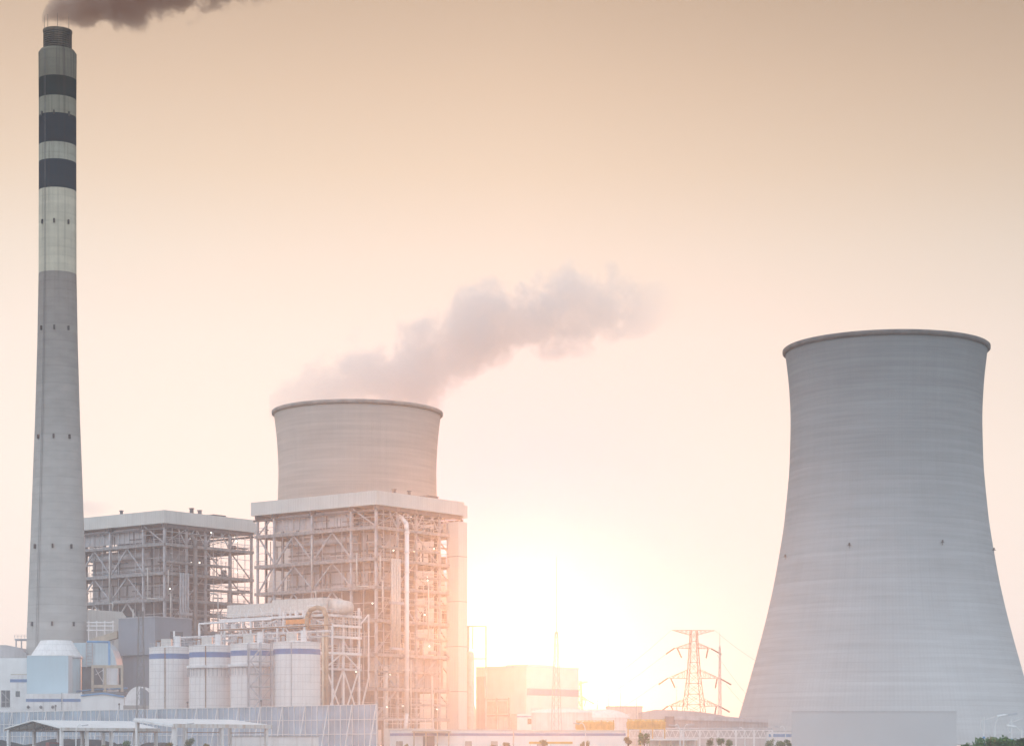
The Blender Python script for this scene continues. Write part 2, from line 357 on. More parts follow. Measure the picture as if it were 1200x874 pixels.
# ------------------------------------------------------------------ boiler houses
def boiler_house(px, D, label, vents, seed, front_lift=True):
    rnd = random.Random(seed)
    t = grid_thing('boiler_house', label, 'boiler house', px, D, 'open steel boiler houses')
    A, B = 33.7, 43.0; ZT = 69.1
    rf = MB(); rf.box(-1,34.2,-1,44.6,65.5,ZT); rf.build('roof','roofband',t)
    rf = MB(); rf.box(34.2,36,-.6,43,65.0,68.3); rf.build('roof_ledge','roofband',t)
    for (a0,a1,b0,b1,h) in vents:
        v = MB(); v.box(a0,a1,b0,b1,ZT,ZT+h); v.box(a0-.15,a1+.15,b0-.15,b1+.15,ZT+h,ZT+h+.25); v.build('roof_vent','steel_dark',t)
    sof = MB()
    for b in (0,8.7,22.7,36.7,43): sof.box(-.8,34,b-.3,b+.3,64.4,65.5)
    for a in (0,8.2,15.5,25,33.7): sof.box(a-.3,a+.3,-.8,44.4,63.9,64.4)
    sof.build('roof_truss','steel_dark',t)
    cols = [(0,b,.62) for b in (8.7,22.7,36.7)]+[(3.2,b,.55) for b in (.6,8.7,22.7,36.7,43)]+[(0,0,.66)]+[(a,0,.6) for a in (8.2,15.5,25,33.7)]
    cols += [(a,b,.6) for a in (15.5,25,33.7) for b in (22.7,36.7,43)]+[(33.7,8.7,.6),(25,8.7,.6),(0.0,43,.55)]
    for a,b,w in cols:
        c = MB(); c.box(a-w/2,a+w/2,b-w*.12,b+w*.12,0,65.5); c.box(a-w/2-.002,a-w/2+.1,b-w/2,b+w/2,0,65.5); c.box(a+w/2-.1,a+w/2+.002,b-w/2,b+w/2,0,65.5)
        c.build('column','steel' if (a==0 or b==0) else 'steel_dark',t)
    FL = [60.1,52.0,44.7,36.2,27.4,18.6,10.9]
    for z in FL:
        d = MB(); i0 = rnd.uniform(0,.5)
        # ring of deck around the boiler
        d.box(-.7,3.6,-.7,B+.6,z-.12,z); d.box(3.6,A+.4,-.7,4.5,z-.12,z); d.box(24,A+.4,4.5,B,z-.12,z); d.box(3.6,24,38,B,z-.12,z)
        for a in (-.7,3.2): d.box(a,a+.28,-.7,B+.6,z-.8,z-.12)
        for b in (-.7,4.2): d.box(-.7,A+.4,b,b+.28,z-.8,z-.12)
        d.box(A-.1,A+.3,-.4,B,z-.8,z-.12); d.box(.5,A,B-.2,B+.1,z-.8,z-.12)
        for k in range(14): d.box(-.4,3.2,k*3.1+.5,k*3.1+.68,z-.5,z-.12)
        for k in range(11): d.box(k*3.1+.5,k*3.1+.68,-.4,4.2,z-.5,z-.12)
        d.build('floor_deck','deck',t)
        r = MB(); rails(r,-.6,-.6,-.6,B+.5,z); rails(r,-.6,-.6,A+.3,-.6,z); rails(r,A+.3,-.6,A+.3,B,z); r.build('railing','steel',t)
    # part floors along the right-hand face
    for z,a0,a1,b1 in ((55.2,0,25,3),(40.8,2,A,3.2),(32,8,A,3),(23,0,25,3),(48.2,15.5,A,2.6),(14.6,8,A,3)):
        d = MB(); d.box(a0,a1,-.3,b1,z-.12,z); d.box(a0,a1,-.35,-.1,z-.5,z-.12); d.box(a0,a1,b1-.2,b1,z-.5,z-.12); d.build('floor_deck','deck',t)
        r = MB(); rails(r,a0,-.3,a1,-.3,z,1.1,1.6); r.build('railing','steel',t)
    # outer landing on the far left edge
    r = MB()
    for z in (60.1,56,52): r.bar((-.6,B+.4,z+1.2),(-.6,B-4,z+1.2),.1)
    r.build('handrail','steel',t)
    def brace(p, q, w=.38, m='steel'):
        MB().bar(p,q,w).build('brace',m,t)
    bays = ((8.7,22.7),(22.7,36.7))
    for (z0,z1) in ((52,60.1),(44.7,52),(36.2,44.7),(27.4,36.2)):
        for b0,b1 in bays:
            m_ = (b0+b1)/2; brace((.2,b0,z0),(.2,m_,z1-.7)); brace((.2,b1,z0),(.2,m_,z1-.7))
    brace((.2,36.7,52),(.2,43,60)); brace((.2,43,44.7),(.2,37,52)); brace((.2,43,36.2),(.2,37,44))
    for a in (8.2,15.5,25):
        brace((a,.2,60.1),(a-3.6,.2,65.2),.28); brace((a,.2,60.1),(a+3.6,.2,65.2),.28)
    brace((0,.2,60.1),(0,8.5,65.2),.3); brace((0.1,43,60.1),(.1,37,65.2),.3)
    for z0,z1,a0,a1 in ((44.7,52,8.2,15.5),(27.4,36.2,0,8.2),(27.4,36.2,0,-0+8.2),(18.6,27.4,8.2,0),(18.6,27.4,15.5,25),(36.2,44.7,15.5,8.2),(10.9,18.6,0,8.2),(52,60.1,25,15.5)):
        brace((a0,.6,z0),(a1,.6,z1-.6),.3)
    for z0,z1 in zip(FL[1:],FL[:-1]):
        brace((A,.5,z0),(A,8.5,z1),.26,'steel_dark'); brace((25,22.7,z0),(A,22.7,z1),.26,'steel_dark')
    # corrugated band under the roof on the left face
    p = MB(); p.box(1.2,1.4,9.2,37.5,60.9,65.0)
    for k in range(14): p.box(1.0,1.2,9.4+k*2.12,9.65+k*2.12,60.8,65.0)
    p.build('wall_panel','casing',t)
    p = MB(); p.box(22,33,26,26.3,60.9,65.2)
    for k in range(16): p.box(22+k*.7,22.2+k*.7,25.75,26,60.9,65.2)
    p.build('wall_panel','casing',t)
    # the boiler itself: casing hung in the frame, its buckstays, hopper, drum
    c = MB(); c.box(4.2,15,6.5,35,44.9,59.2); c.build('boiler_casing','casing',t)
    bs = MB()
    for z in (46.2,49.4,53.2,54.4):
        bs.box(3.85,4.2,6.2,35.3,z-.2,z+.2); bs.box(4,15.3,6.15,6.5,z-.2,z+.2)
    for b in (9.5,14.5,20,26,32): bs.box(3.75,4.0,b-.2,b+.2,45.2,49.2)
    bs.build('buckstay','buckstay',t)
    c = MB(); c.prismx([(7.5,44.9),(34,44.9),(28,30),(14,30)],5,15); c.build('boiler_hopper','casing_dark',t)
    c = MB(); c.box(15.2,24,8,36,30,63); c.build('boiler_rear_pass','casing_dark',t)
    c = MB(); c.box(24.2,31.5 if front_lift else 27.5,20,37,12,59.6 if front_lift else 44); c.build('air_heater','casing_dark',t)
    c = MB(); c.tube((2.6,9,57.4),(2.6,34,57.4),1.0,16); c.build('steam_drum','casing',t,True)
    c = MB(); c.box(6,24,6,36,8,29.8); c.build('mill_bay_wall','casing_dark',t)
    c = MB(); c.box(.6,7.6,2.8,3.1,18.9,26.5); c.box(9,15,2.8,3.1,19,27); c.build('pale_wall_panel','pipe',t)
    c = MB(); c.box(16,30,3.0,3.3,19,26.6); c.build('wall_panel','casing',t)
    # vertical ducts and lines
    pd = MB(); pd.path([(9.6,1.2,63.6),(10.1,.2,62.9),(10.4,-1.1,61.4),(10.4,-1.3,59.4),(10.4,-1.3,12)],.6,14)
    for k in range(9): pd.lathe([(.74,18+k*5.1),(.74,18.35+k*5.1)],14,10.4,-1.3)
    pd.path([(10.4,-1.3,12),(9.2,-1.6,6.5),(9.2,-1.6,3)],.52,14); pd.build('downpipe','white_clean' if front_lift else 'buckstay',t,True)
    for k in range(4): MB().tube((4.9+k*.95,-1.1,29),(4.9+k*.95,-1.1,52),.33,8).build('riser_pipe','pipe' if front_lift else 'steel',t,True)
    MB().box(4.2,8.9,-1.7,-.7,40.2,40.9).build('pipe_support','steel',t); MB().box(4.2,8.9,-1.7,-.7,28.4,29).build('pipe_support','steel',t)
    for pts_ in (
        [(.5,-.9,52.5),(.5,-.9,46),(1.4,-.9,46),(1.4,-.9,38)],
        [(16.4,-.9,47),(19.5,-.9,46.6),(19.5,-.9,31),(24,-.9,30.6)],
        [(-.9,22,58),(-.9,22,44),(-.9,20.6,44),(-.9,20.6,42)],
        [(-.9,6,53.5),(-.9,6,44.8),(-.9,2,44.5)],
        [(12.5,-.9,26),(12.5,-.9,8)],[(21,-.9,22),(21,-.9,6)],[(-.9,12,42),(-.9,12,20)],[(-.9,30,41),(-.9,30,18)]):
        MB().path(pts_,.2,8).build('steam_pipe','pipe',t,True)
    MB().tube((13.5,2,23),(13.5,2,8),.8,12).build('duct','pipe',t,True)
    MB().tube((4,.5,24),(4,.5,4),.75,12).build('duct','pipe',t,True)
    # dense plant on each floor of the right-hand bays
    for z,zn in zip(FL,[65.0]+FL[:-1]):
        q = MB(); hgt = zn-z-1; q.box(.5,33,.5,6.4,z,z+.05).box(.5,3,.5,42.5,z+.002,z+.052).box(26,33.2,5,41,z+.004,z+.054)
        for k in range(20):
            a = rnd.uniform(1,31); b = rnd.uniform(1.5,6); h = rnd.uniform(.6,hgt*.8); r = rnd.uniform(.08,.5)
            ty = rnd.random()
            if ty < .4: q.tube((a,b,z),(a,b,z+hgt*rnd.uniform(.5,1)),r*.5,6)
            elif ty < .7: q.tube((a,b,z+h),(a+rnd.uniform(2,8),b,z+h),r*.45,6)
            elif ty < .85: q.box(a,a+rnd.uniform(.5,1.6),b,b+1,z,z+h)
            else: q.tube((a,b,z+1),(a+2.2,b,z+1),.6,8)
        for k in range(14):
            b = rnd.uniform(2,42); h = rnd.uniform(.6,hgt*.8); a = rnd.uniform(.6,2.6)
            if rnd.random() < .5: q.tube((a,b,z),(a,b,z+hgt*rnd.uniform(.5,1)),rnd.uniform(.06,.2),6)
            else: q.tube((a,b,z+h),(a,min(42,b+rnd.uniform(2,7)),z+h),rnd.uniform(.06,.2),6)
        for k in range(8):
            a = rnd.uniform(26,33); q.bar((a,rnd.uniform(5,40),z),(a,rnd.uniform(5,40),z+hgt*.9),.16)
        q.build('floor_plant','pipe' if int(z)%2 else 'casing_dark',t)
    # light secondary steel between the main floors
    for z,zn in zip(FL,[65.0]+FL[:-1]):
        q = MB(); h = zn-z
        for u in (.33,.66): q.bar((.1,-.1,z+h*u),(A,-.1,z+h*u),.16)
        for a in (2.7,5.4,12,18.5,21.5,28,31): q.bar((a,-.1,z),(a,-.1,zn-.4),.14)
        for a0 in (0,15.5): q.bar((a0,-.05,z),(a0+8.2,-.05,zn-.4),.13)
        q.build('secondary_frame','steel',t)
        q = MB()
        for b in (4.3,12,19,26,30,33.5,40): q.bar((-.1,b,z),(-.1,b,zn-.4),.13)
        q.bar((-.1,0,z+.2),(-.1,43,z+.2),.1); q.bar((-.1,0,z+h*.5),(-.1,9,z+h*.5),.14); q.bar((-.1,30,z+h*.4),(-.1,43,z+h*.4),.14)
        q.build('secondary_frame','steel',t)
    # zig-zag stairs
    s = MB(); zz = 10.9; k = 0
    while zz < 60:
        y0,y1 = (26,31) if k%2==0 else (31,26)
        s.bar((A-.8,y0,zz),(A-.8,y1,zz+3),.5); zz += 3; k += 1
    s.build('stair','steel',t)
    for _ in range(22):
        z = rnd.choice(FL); a = rnd.uniform(1,32); b = rnd.uniform(-.4,3); 
        if rnd.random() < .25: a,b = rnd.uniform(-.5,2), rnd.uniform(3,40)
        MB().ball((a,b,z+rnd.uniform(2,4.5)),.17,6,4).build('work_lamp','lamp',t)
    if front_lift:
        l = MB(); l.box(28.4,32,-3.8,-.2+.4,0,63.3)
        l.build('lift_shaft','liftw',t)
        l = MB(); l.box(28.0,32.3,-.2+.5,3.3,59.5,63.0); l.build('lift_bridge','liftw',t)
        for z in (18,30,42,54): MB().box(28.35,32.05,-3.85,-3.8,z,z+.12).box(28.33,28.4,-3.83,.2,z,z+.12).build('sheet_joint','steel_dark',t)
    return t
M['liftw'] = ribbed('lift_shaft_sheet', (.66,.64,.61), .9, .05, rough=.6, var=.06, scale=.1, streak=.08)
B1 = boiler_house(441, 560, 'open steel boiler house in orange sun glow with white lift shaft at its edge',
                  [(8,8.7,1,1.7,1.1),(14,14.6,1,1.6,1.2),(21,23,3,5,.6),(24,28,3,6,1.0)], 3)
B2 = boiler_house(193, 606, 'farther boiler house, grey and hazy, partly behind the banded chimney',
                  [(12,12.8,2,2.8,1.6),(17.0,17.8,4,4.8,1.6),(24,26,8,11,1.1),(26.3,31,8,12,1.4),(0,.6,18,18.6,1.0)], 8, False)

# ------------------------------------------------------------------ equipment frame between silos and boiler house
t = grid_thing('dust_filter_frame', 'steel platform tower with long pale casings and arched brown pipe behind the white silos', 'equipment tower', 382, 520)
LV = [35.0,32.6,29.9,26.0,22.2]
for z in LV:
    d = MB(); d.box(-.5,12,-.5,36,z-.15,z); d.box(-.6,-.4,-.5,36,z-.55,z+.02); d.box(-.5,12,-.6,-.4,z-.55,z+.02)
    d.build('floor_deck','white' if z>25 else 'steel',t)
    r = MB(); rails(r,-.5,-.5,-.5,36,z,1.1,2.4,.08); rails(r,-.5,-.5,12,-.5,z,1.1,2,.08); r.build('railing','white',t)
for a in (0,6,11.6):
    for b in (0,7,14,21,28,35.5):
        if a==6 and b: continue
        MB().box(a-.25,a+.25,b-.25,b+.25,0,35 if a<11 else 37).build('column','white' if b==0 or a==0 else 'steel',t)
for p,q in (((0,0,22.2),(6,0,26)),((6,0,26),(11.6,0,22.2)),((0,0,10),(6,0,22)),((6,0,10),(0,0,22)),((6,0,0),(11.6,0,10)),((6,0,22),(11.6,0,10)),((6,0,10),(11.6,0,22)),((0,0,10),(11.6,0,10)),
            ((0,0,32.6),(0,7,35)),((0,7,26),(0,14,32.6)),((0,14,35),(0,21,32.6)),((0,21,26),(0,28,32.6)),((0,28,32.6),(0,35,26)),((11.6,0,32.6),(14,-1,35.5)),((14,-1,35.5),(14,-1,20)),((14,-1,20),(11.6,0,10))):
    MB().bar(p,q,.3).build('brace','white',t)
MB().box(2,9,3,20,35.7,39.2).build('filter_casing','pipe',t)
MB().box(2.2,9,20.3,36,35.5,38.6).build('filter_casing','pipe',t)
MB().tube((5.5,2.9,37.3),(5.5,-2.5,36.6),1.9,20,1.6).build('fan_inlet','pipe',t,True)
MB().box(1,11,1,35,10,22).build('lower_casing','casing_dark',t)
rr = random.Random(4)
for k in range(7):
    b = 2+k*4.8; MB().prismx([(b,31.8),(b+3.6,31.8),(b+2.4,28),(b+1.2,28)],2,8).build('hopper','casing',t)
for z in LV+[18.0,13.0]:
    q = MB(); q.box(.2,1.4,.2,35,z+.003,z+.05)
    for k in range(26):
        b = rr.uniform(.5,34); ty = rr.random(); hh = rr.uniform(.6,2.4)
        if ty<.4: q.tube((.8,b,z),(.8,b,z+hh),rr.uniform(.05,.22),6)
        elif ty<.7: q.tube((.8,b,z+hh),(.8,min(35,b+rr.uniform(1,5)),z+hh),rr.uniform(.05,.15),6)
        elif ty<.85: q.bar((.8,b,z),(.8,b+rr.uniform(-2,2),z+2.4),.1)
        else: q.box(.4,1.2,b,b+.6,z,z+hh*.6)
    q.build('deck_plant',['pipe','steel','white'][int(z)%3],t)
for k in range(12):
    b = rr.uniform(0,34); z = rr.choice(LV[1:]); MB().box(-.2,1.2,b,b+rr.uniform(.6,2),z,z+rr.uniform(.8,1.8)).build('cabinet',rr.choice(['pipe','casing','steel','white']),t)
for k in range(10):
    a = 1+k*1.1; MB().tube((a,.6,30),(a,.6,32.2),.28,8).tube((a,.6,33),(a,.6,34.5),.25,8).build('valve_body','pipe',t,True)
MB().box(-.9,-.6,4.5,12.5,32.9,34.0).build('orange_beam','orange',t)
MB().path([(-1.2,5.2,31.5),(-1.2,5.0,34.5),(-1.2,4,36),(-1.2,1.8,36.6),(-1.2,-.4,36),(-1.2,-1.2,34.2),(-1.2,-1.2,10),(-1.2,-1.2,2)],.55,12).build('arched_pipe','rustpipe',t,True)
MB().tube((-2.1,-1.0,0),(-2.1,-1.0,31),.3,10).build('drain_pipe','beige',t,True)
for k,(b0,b1,z) in enumerate(((2,20,30.9),(10,30,27.2),(4,34,24.1))): MB().path([(-.9,b0,z),(-.9,b1,z),(-.9,b1,z-2)],.18,8).build('process_pipe','pipe',t,True)

# silos
def silo(cx, cy, top, r, label, skirt):
    t = thing('silo', label, 'silo', (cx, cy, 0), 0, 'row of white silos with a blue band')
    MB().lathe([(r,0),(r,top)],48).build('shell','silo',t,True)
    MB().lathe([(r,top),(r+.12,top),(r+.12,top+.15),(0.4,top+.7),(0,top+.7)],48).build('lid','white',t)
    MB().lathe([(r+.03,top-2.35),(r+.03,top-1.25)],48).build('blue_band','blue',t,True)
    if skirt:
        MB().lathe([(r,top-4.9),(r+.55,top-4.6),(r+.55,top-4.1),(r,top-4.0)],48).build('ring_gutter','white',t)
        d = MB()
        for k in range(36):
            a = 2*math.pi*k/36; d.bar(((r+.3)*math.cos(a),(r+.3)*math.sin(a),top-6.4),((r+.3)*math.cos(a),(r+.3)*math.sin(a),top-4.7),.12)
        d.build('drip_fin','steel',t)
    rl = MB()
    for k in range(24):
        a = 2*math.pi*k/24; b = 2*math.pi*(k+1)/24; q = r-.15
        rl.bar((q*math.cos(a),q*math.sin(a),top),(q*math.cos(a),q*math.sin(a),top+1.1),.06); rl.bar((q*math.cos(a),q*math.sin(a),top+1.1),(q*math.cos(b),q*math.sin(b),top+1.1),.06)
    rl.build('railing','steel',t)
    MB().box(-1.9,.3,-2.6,-.8,top+.3,top+2.0).build('top_filter','pipe',t)
    MB().box(1.0,2.2,-2.5,-1.5,top+.3,top+2.6).build('top_hatch','white',t)
    for k_ in range(4): MB().path([(-3.2+k_*1.7,-1.2,top+.4),(-3.2+k_*1.7,-1.2,top+1.6+.3*(k_%2)),(-2.3+k_*1.7,-.6,top+1.6+.3*(k_%2)),(-2.3+k_*1.7,-.6,top+.4)],.12,6).build('vent_pipe',['rust','pipe','white','steel'][k_],t,True)
    MB().box(-3.6,-2.4,.2,1.2,top+.35,top+1.3).build('fan_box','steel',t)
    c = math.cos(R(-98)); s_ = math.sin(R(-98))
    MB().tube((c*(r+.12),s_*(r+.12),0),(c*(r+.12),s_*(r+.12),top),.1,6).build('conduit','rust' if cx<-60 else 'steel',t)
sx4, sy4 = X(348,450), 450
lab = ['leftmost white silo of the row, beside the thin lattice mast','second white silo from the left, with a ring gutter under its blue band','third white silo, its right side hidden behind the open stair tower','widest white silo standing apart at the right end of the row']
for k in range(4):
    b = (3-k)*12.6; silo(sx4+VX*b, sy4+VY*b, 24.6, 4.85, lab[k], k in (1,2))
t = thing('stair_tower','grey open steel stair tower between the white silos','stair tower',(X(305,448),448,0),R(YAW-38))
for a in (-2.3,0,2.3):
    for b in (-1.2,1.2): MB().bar((a,b,0),(a,b,24.8),.2).build('post','steel',t)
for k in range(9):
    z = 2.6+k*2.6; MB().bar((-2.3,-1.2,z),(2.3,-1.2,z),.16).bar((-2.3,1.2,z),(2.3,1.2,z),.16).box(-2.3,2.3,-1.2,1.2,z-.08,z-.02).build('landing','steel',t)
    if k<8:
        a0,a1 = (-2.2,-.1) if k%2 else (-.1,-2.2); MB().bar((a0,-1.25,z),(a1,-1.25,z+2.6),.28).build('stair_flight','steel',t)
        MB().bar((.2,-1.25,z),(2.2,-1.25,z+2.6),.09).build('brace','steel',t)
# pipe bridge over the silos
t = thing('pipe_bridge','rust red and white pipe bridge running above the silo tops','pipe bridge',(sx4,sy4,0),R(YAW))
ws = MB()
MB().path([(6.3,-4,28.6),(6.3,30,28.6)],.16,8).build('pipe','rust',t)
MB().path([(6.5,14,30.4),(6.5,36,30.2),(6.5,36,27)],.22,8).build('pipe','white',t)
MB().path([(6.9,-3,27.4),(6.9,44,27.4)],.18,8).build('pipe','white',t)
for b in (-4,4,12,20,28,36,44): MB().bar((6.4,b,0),(6.4,b,30.2 if b in(20,28,36) else 28.9),.3).build('post','white',t)
q = MB(); q.box(6.2,7.4,-4,44,26.3,26.45); rails(q,6.2,-4,6.2,44,26.45,1.1,2.2,.07); q.build('walkway','steel',t)

# ------------------------------------------------------------------ grey clad building and things around the chimney foot
t = grid_thing('conveyor_house','windowless blue-grey clad block overhanging its lower storey, left of the silos','industrial building',181.5,545)
MB().box(0,12.5,0,13.6,26.4,35.8).build('upper_wall','grey_clad',t)
MB().box(1,12,1.2,13,0,26.3).build('lower_wall','grey_clad',t)
MB().box(5.2,9.4,-.12,0,30.2,32.4).build('louvre','glass',t)
MB().box(-.15,12.65,-.15,13.75,35.8,36.0).build('roof_edge','steel',t)
MB().box(-3,14,-3,14,0,13.6).build('plinth','pipe',t)
MB().box(-.6,-.3,-1,14,12.9,13.2).build('stripe','sky_blue',t)
# flue gas duct and inclined gallery in front of the far boiler house
t = grid_thing('flue_duct','light grey box duct with sloped end in front of the far boiler house','duct',150,585)
MB().prism([(0,37.5),(4,32),(4,28),(-14,28),(-14,39.5),(-2,39.5)],0,4).build('duct_casing','roofband',t).location=(0,0,0)
for k in range(3): MB().box(-13+k*6,-12.4+k*6,1,1.6,0,28).build('support_post','steel',t)
t = thing('inclined_gallery','inclined beige conveyor gallery rising behind the pale blue housing','conveyor gallery',(X(104,556),556,0),0)
g_ = MB(); g_.prism([(0,Z(757,556)),(7.2,Z(747,556)),(7.2,Z(739,556)),(0,Z(749,556))],0,3); g_.build('gallery','beige',t)
for k in (1,3.5,6): MB().box(k-.15,k+.15,1,1.3,0,Z(750,556)).build('support_post','steel',t)
t = thing('pipe_rack','pale steel rack with pipes between the chimney foot and grey block','pipe rack',(X(103,562),562,0),0)
for k in range(4): MB().box(k*2.1,k*2.1+.3,0,.3,0,Z(727,562)).build('post','white',t)
q = MB()
for yy in (729,733,738): q.box(-.3,6.8,-.1,.2,Z(yy,562)-.15,Z(yy,562)+.15)
q.build('beam','white',t)
t = thing('chimney_platform','small steel platform on thin posts left of the chimney foot','platform',(X(17,570),570,0),0)
MB().box(0,3.6,0,3,Z(750,570),Z(748,570)).build('deck','steel',t)
for k in (.2,1.6,3.2): MB().box(k,k+.3,.2,.5,0,Z(750,570)).build('post','steel',t)
q = MB(); rails(q,0,0,3.6,0,Z(748,570),1.0,.9,.07); q.tube((3.2,.2,Z(748,570)),(3.2,.2,Z(735,570)),.05,5); q.build('railing','steel',t)

D0 = 540
t = thing('panelled_cone','ribbed light grey cone roof on a pale blue drum at the chimney foot','tank',(X(66,D0),D0,0))
MB().lathe([(6.1,0),(6.1,Z(769,D0))],40).build('drum','pale_blue',t,True)
M['cone'] = M['silo']
MB().lathe([(6.25,Z(770,D0)),(6.25,Z(768.5,D0)),(3.8,Z(750.5,D0)),(0,Z(749.5,D0))],24).build('cone_roof','cone',t)
MB().lathe([(6.28,Z(771.5,D0)),(6.5,Z(771,D0)),(6.5,Z(770,D0)),(6.2,Z(769.8,D0))],40).build('rim','steel',t)
t = thing('arched_housing','pale blue housing with a rounded right shoulder beside the ribbed cone','housing',(0,0,0))
D1 = 541
pp = [(84,781),(84,753),(122,752),(127,755),(131.5,761),(135,770),(137,780)]
MB().prism([(X(a,D1),Z(b,D1)) for a,b in pp],D1,D1+9).build('shell','pale_blue',t)
for a in (101.5,108.5): MB().bar((X(a,D1),D1-.3,Z(782,D1)),(X(a,D1),D1-.3,Z(752,D1)),.22).build('ladder_rail','steel',t)
q = MB()
for k in range(8): q.bar((X(101.5,D1),D1-.3,Z(754+k*3.6,D1)),(X(108.5,D1),D1-.3,Z(754+k*3.6,D1)),.12)
q.build('ladder_rungs','steel',t)
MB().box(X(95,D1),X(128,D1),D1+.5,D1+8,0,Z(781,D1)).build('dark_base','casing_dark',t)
t = thing('blue_pipe_portal','bright blue pipe portal standing before the pale rounded housing','pipe',(0,0,0))
MB().path([(X(102,538),538,Z(751.5,538)),(X(128,538),538,Z(752,538)),(X(128.5,538),538,0)],.28,10).build('pipe','sky_blue',t,True)
MB().path([(X(84,537.5),537.5,Z(810.5,537.5)),(X(106,537.5),537.5,Z(808,537.5)),(X(150,537.5),537.5,Z(806,537.5))],.22,8).build('pipe','sky_blue',t,True)
t = thing('concrete_frame','beige concrete portal frame standing before a grey tank','concrete frame',(0,0,0))
D2=535.5
for a in (107,121.5,141.5): MB().box(X(a,D2),X(a+2.6,D2),D2,D2+.7,0,Z(779,D2)).build('column','beige',t)
for yy,(a,b) in ((779,(107,144.1)),(802,(109.6,124)),(802,(124.1,141.5))): MB().box(X(a,D2)+.003,X(b,D2)-.003,D2-.03,D2+.73,Z(yy+3.4,D2),Z(yy,D2)).build('beam','beige',t)
for p,q in (((110,783),(121,802)),((110,790),(121,783))): MB().bar((X(p[0],D2),D2+2,Z(p[1],D2)),(X(q[0],D2),D2+2,Z(q[1],D2)),.15).build('brace','white',t)
t = thing('grey_tank','grey upright tank seen through the beige concrete frame','tank',(X(131,541),539.2,0)); MB().lathe([(1.9,0),(1.9,Z(783,541)),(.2,Z(781,541)),(0,Z(781,541))],24).build('shell','white',t,True)

D3 = 528
t = thing('office_block','plain white block with small square window and blue stripes at the left edge','building',(0,0,0))
MB().box(X(-60,D3),X(33,D3),D3+.6,D3+11,0,Z(770.5,D3)).build('wall','white_clean',t)
MB().box(X(12.3,D3),X(33,D3),D3-.4,D3+.596,0,Z(790.5,D3)).build('stair_wall','white',t)
MB().box(X(12.3,D3),X(33,D3),D3-.46,D3-.4,Z(799,D3),Z(795.5,D3)).build('stripe','blue',t)
w = MB().box(X(18.8,D3),X(23.7,D3),D3-.47,D3-.4,Z(816,D3),Z(809.5,D3)).build('window','glass',t)
w = MB().box(X(1,D3),X(11.8,D3),D3+.5,D3+.6,Z(828,D3),Z(808.5,D3)).build('window','glass',t)
q = MB(); f=D3+.42
for a in (1,6.4,11.6): q.bar((X(a,D3),f,Z(828,D3)),(X(a,D3),f,Z(808.5,D3)),.12)
for b in (808.5,822,828): q.bar((X(1,D3),f,Z(b,D3)),(X(11.8,D3),f,Z(b,D3)),.12)
q.bar((X(2,D3),f,Z(811,D3)),(X(11,D3),f,Z(821,D3)),.09); q.build('frame','steel',w)
MB().box(X(-60,D3),X(12.2,D3),D3+.52,D3+.6,Z(836.5,D3),Z(833.5,D3)).build('stripe','blue',t)
MB().box(X(13,D3),X(32,D3),D3-.3,D3+.3,Z(790.5,D3),Z(789.6,D3)).build('parapet','beige',t)
t = thing('curved_roof_shed','low brownish shed with curved roof behind the white block','shed',(0,0,0))
q=[(X(a,560),Z(b,560)) for a,b in ((-60,876),(-60,757),(-20,755),(8,755.5),(20,758),(31,765),(31,876))]
MB().prism(q,560,572).build('wall','casing',t)
t = thing('plain_blue_block','plain pale blue windowless block in front of the ribbed cone','building',(0,0,0))
MB().box(X(31.5,526),X(80,526),526,531,Z(840,526),Z(768,526)).build('wall','pale_plain',t)
MB().box(X(31.5,526)+.1,X(80,526)-.1,526.1,531,0,Z(840,526)-.002).build('base','conc',t)
MB().box(X(31.2,526),X(80.3,526),525.95,531.05,Z(768,526),Z(767.4,526)).build('parapet','white_clean',t)
D4 = 521
t = thing('striped_annex','low white annex with a broad blue stripe and three round wall lamps','building',(0,0,0))
MB().box(X(30,D4),X(72,D4),D4,D4+4.5,0,Z(812.5,D4)).build('wall','white',t)
MB().box(X(72.6,D4),X(95,D4),D4,D4+4.5,0,Z(812,D4)).build('wall','white',t)
MB().box(X(71.9,D4),X(72.7,D4),D4-.15,D4+.4,0,Z(811.5,D4)).build('downpipe','steel',t)
for a,b in ((30.5,71.7),(73.5,94.8)): MB().box(X(a,D4),X(b,D4),D4-.05,D4,Z(821.8,D4),Z(818.4,D4)).build('stripe','blue',t)
for a in (33.5,48.3,62.2): MB().ball((X(a,D4),D4-.45,Z(828,D4)),.38,10,6).bar((X(a,D4),D4,Z(828,D4)),(X(a,D4),D4-.5,Z(828,D4)),.12).build('wall_lamp','steel_dark',t)
t = thing('gabled_white_shed','white gabled shed with blue roof edge above the windbreak fence','shed',(0,0,0))
D5 = 519
MB().prism([(X(a,D5),z) for a,z in ((95.3,0),(145,0),(145,Z(816,D5)),(121,Z(812,D5)),(95.3,Z(814.5,D5)))],D5,D5+9).build('wall','white_clean',t)
for a,b in (((95,814.6),(121,811.9)),((121,811.9),(145.4,815.9))): MB().bar((X(a[0],D5),D5-.2,Z(a[1],D5)),(X(b[0],D5),D5-.2,Z(b[1],D5)),.4).build('roof_edge','sky_blue',t)
MB().box(X(95.6,D5),X(144.6,D5),D5+3,D5+8.5,Z(812,D5)-.2,Z(809.8,D5)).build('ridge_vent','steel_dark',t)
MB().box(X(94.6,D5),X(96,D5),D5-.1,D5,0,Z(811,D5)).build('corner_trim','white',t)
t = thing('arched_store','white half-round store with open grey end, beside the leftmost silo','shed',(X(163,505),505,0),R(YAW-52))
q=[(3.4*math.cos(math.pi*k/16),Z(826,505)+4.4*math.sin(math.pi*k/16)) for k in range(17)]
MB().prism([(a,b) for a,b in q],-.05,6).build('vault','white',t)
MB().prism([(a*.9+.25,b-.35) for a,b in q[:9]]+[(.25,Z(826,505))],-.3,-.06).build('end_wall','grey_clad',t)
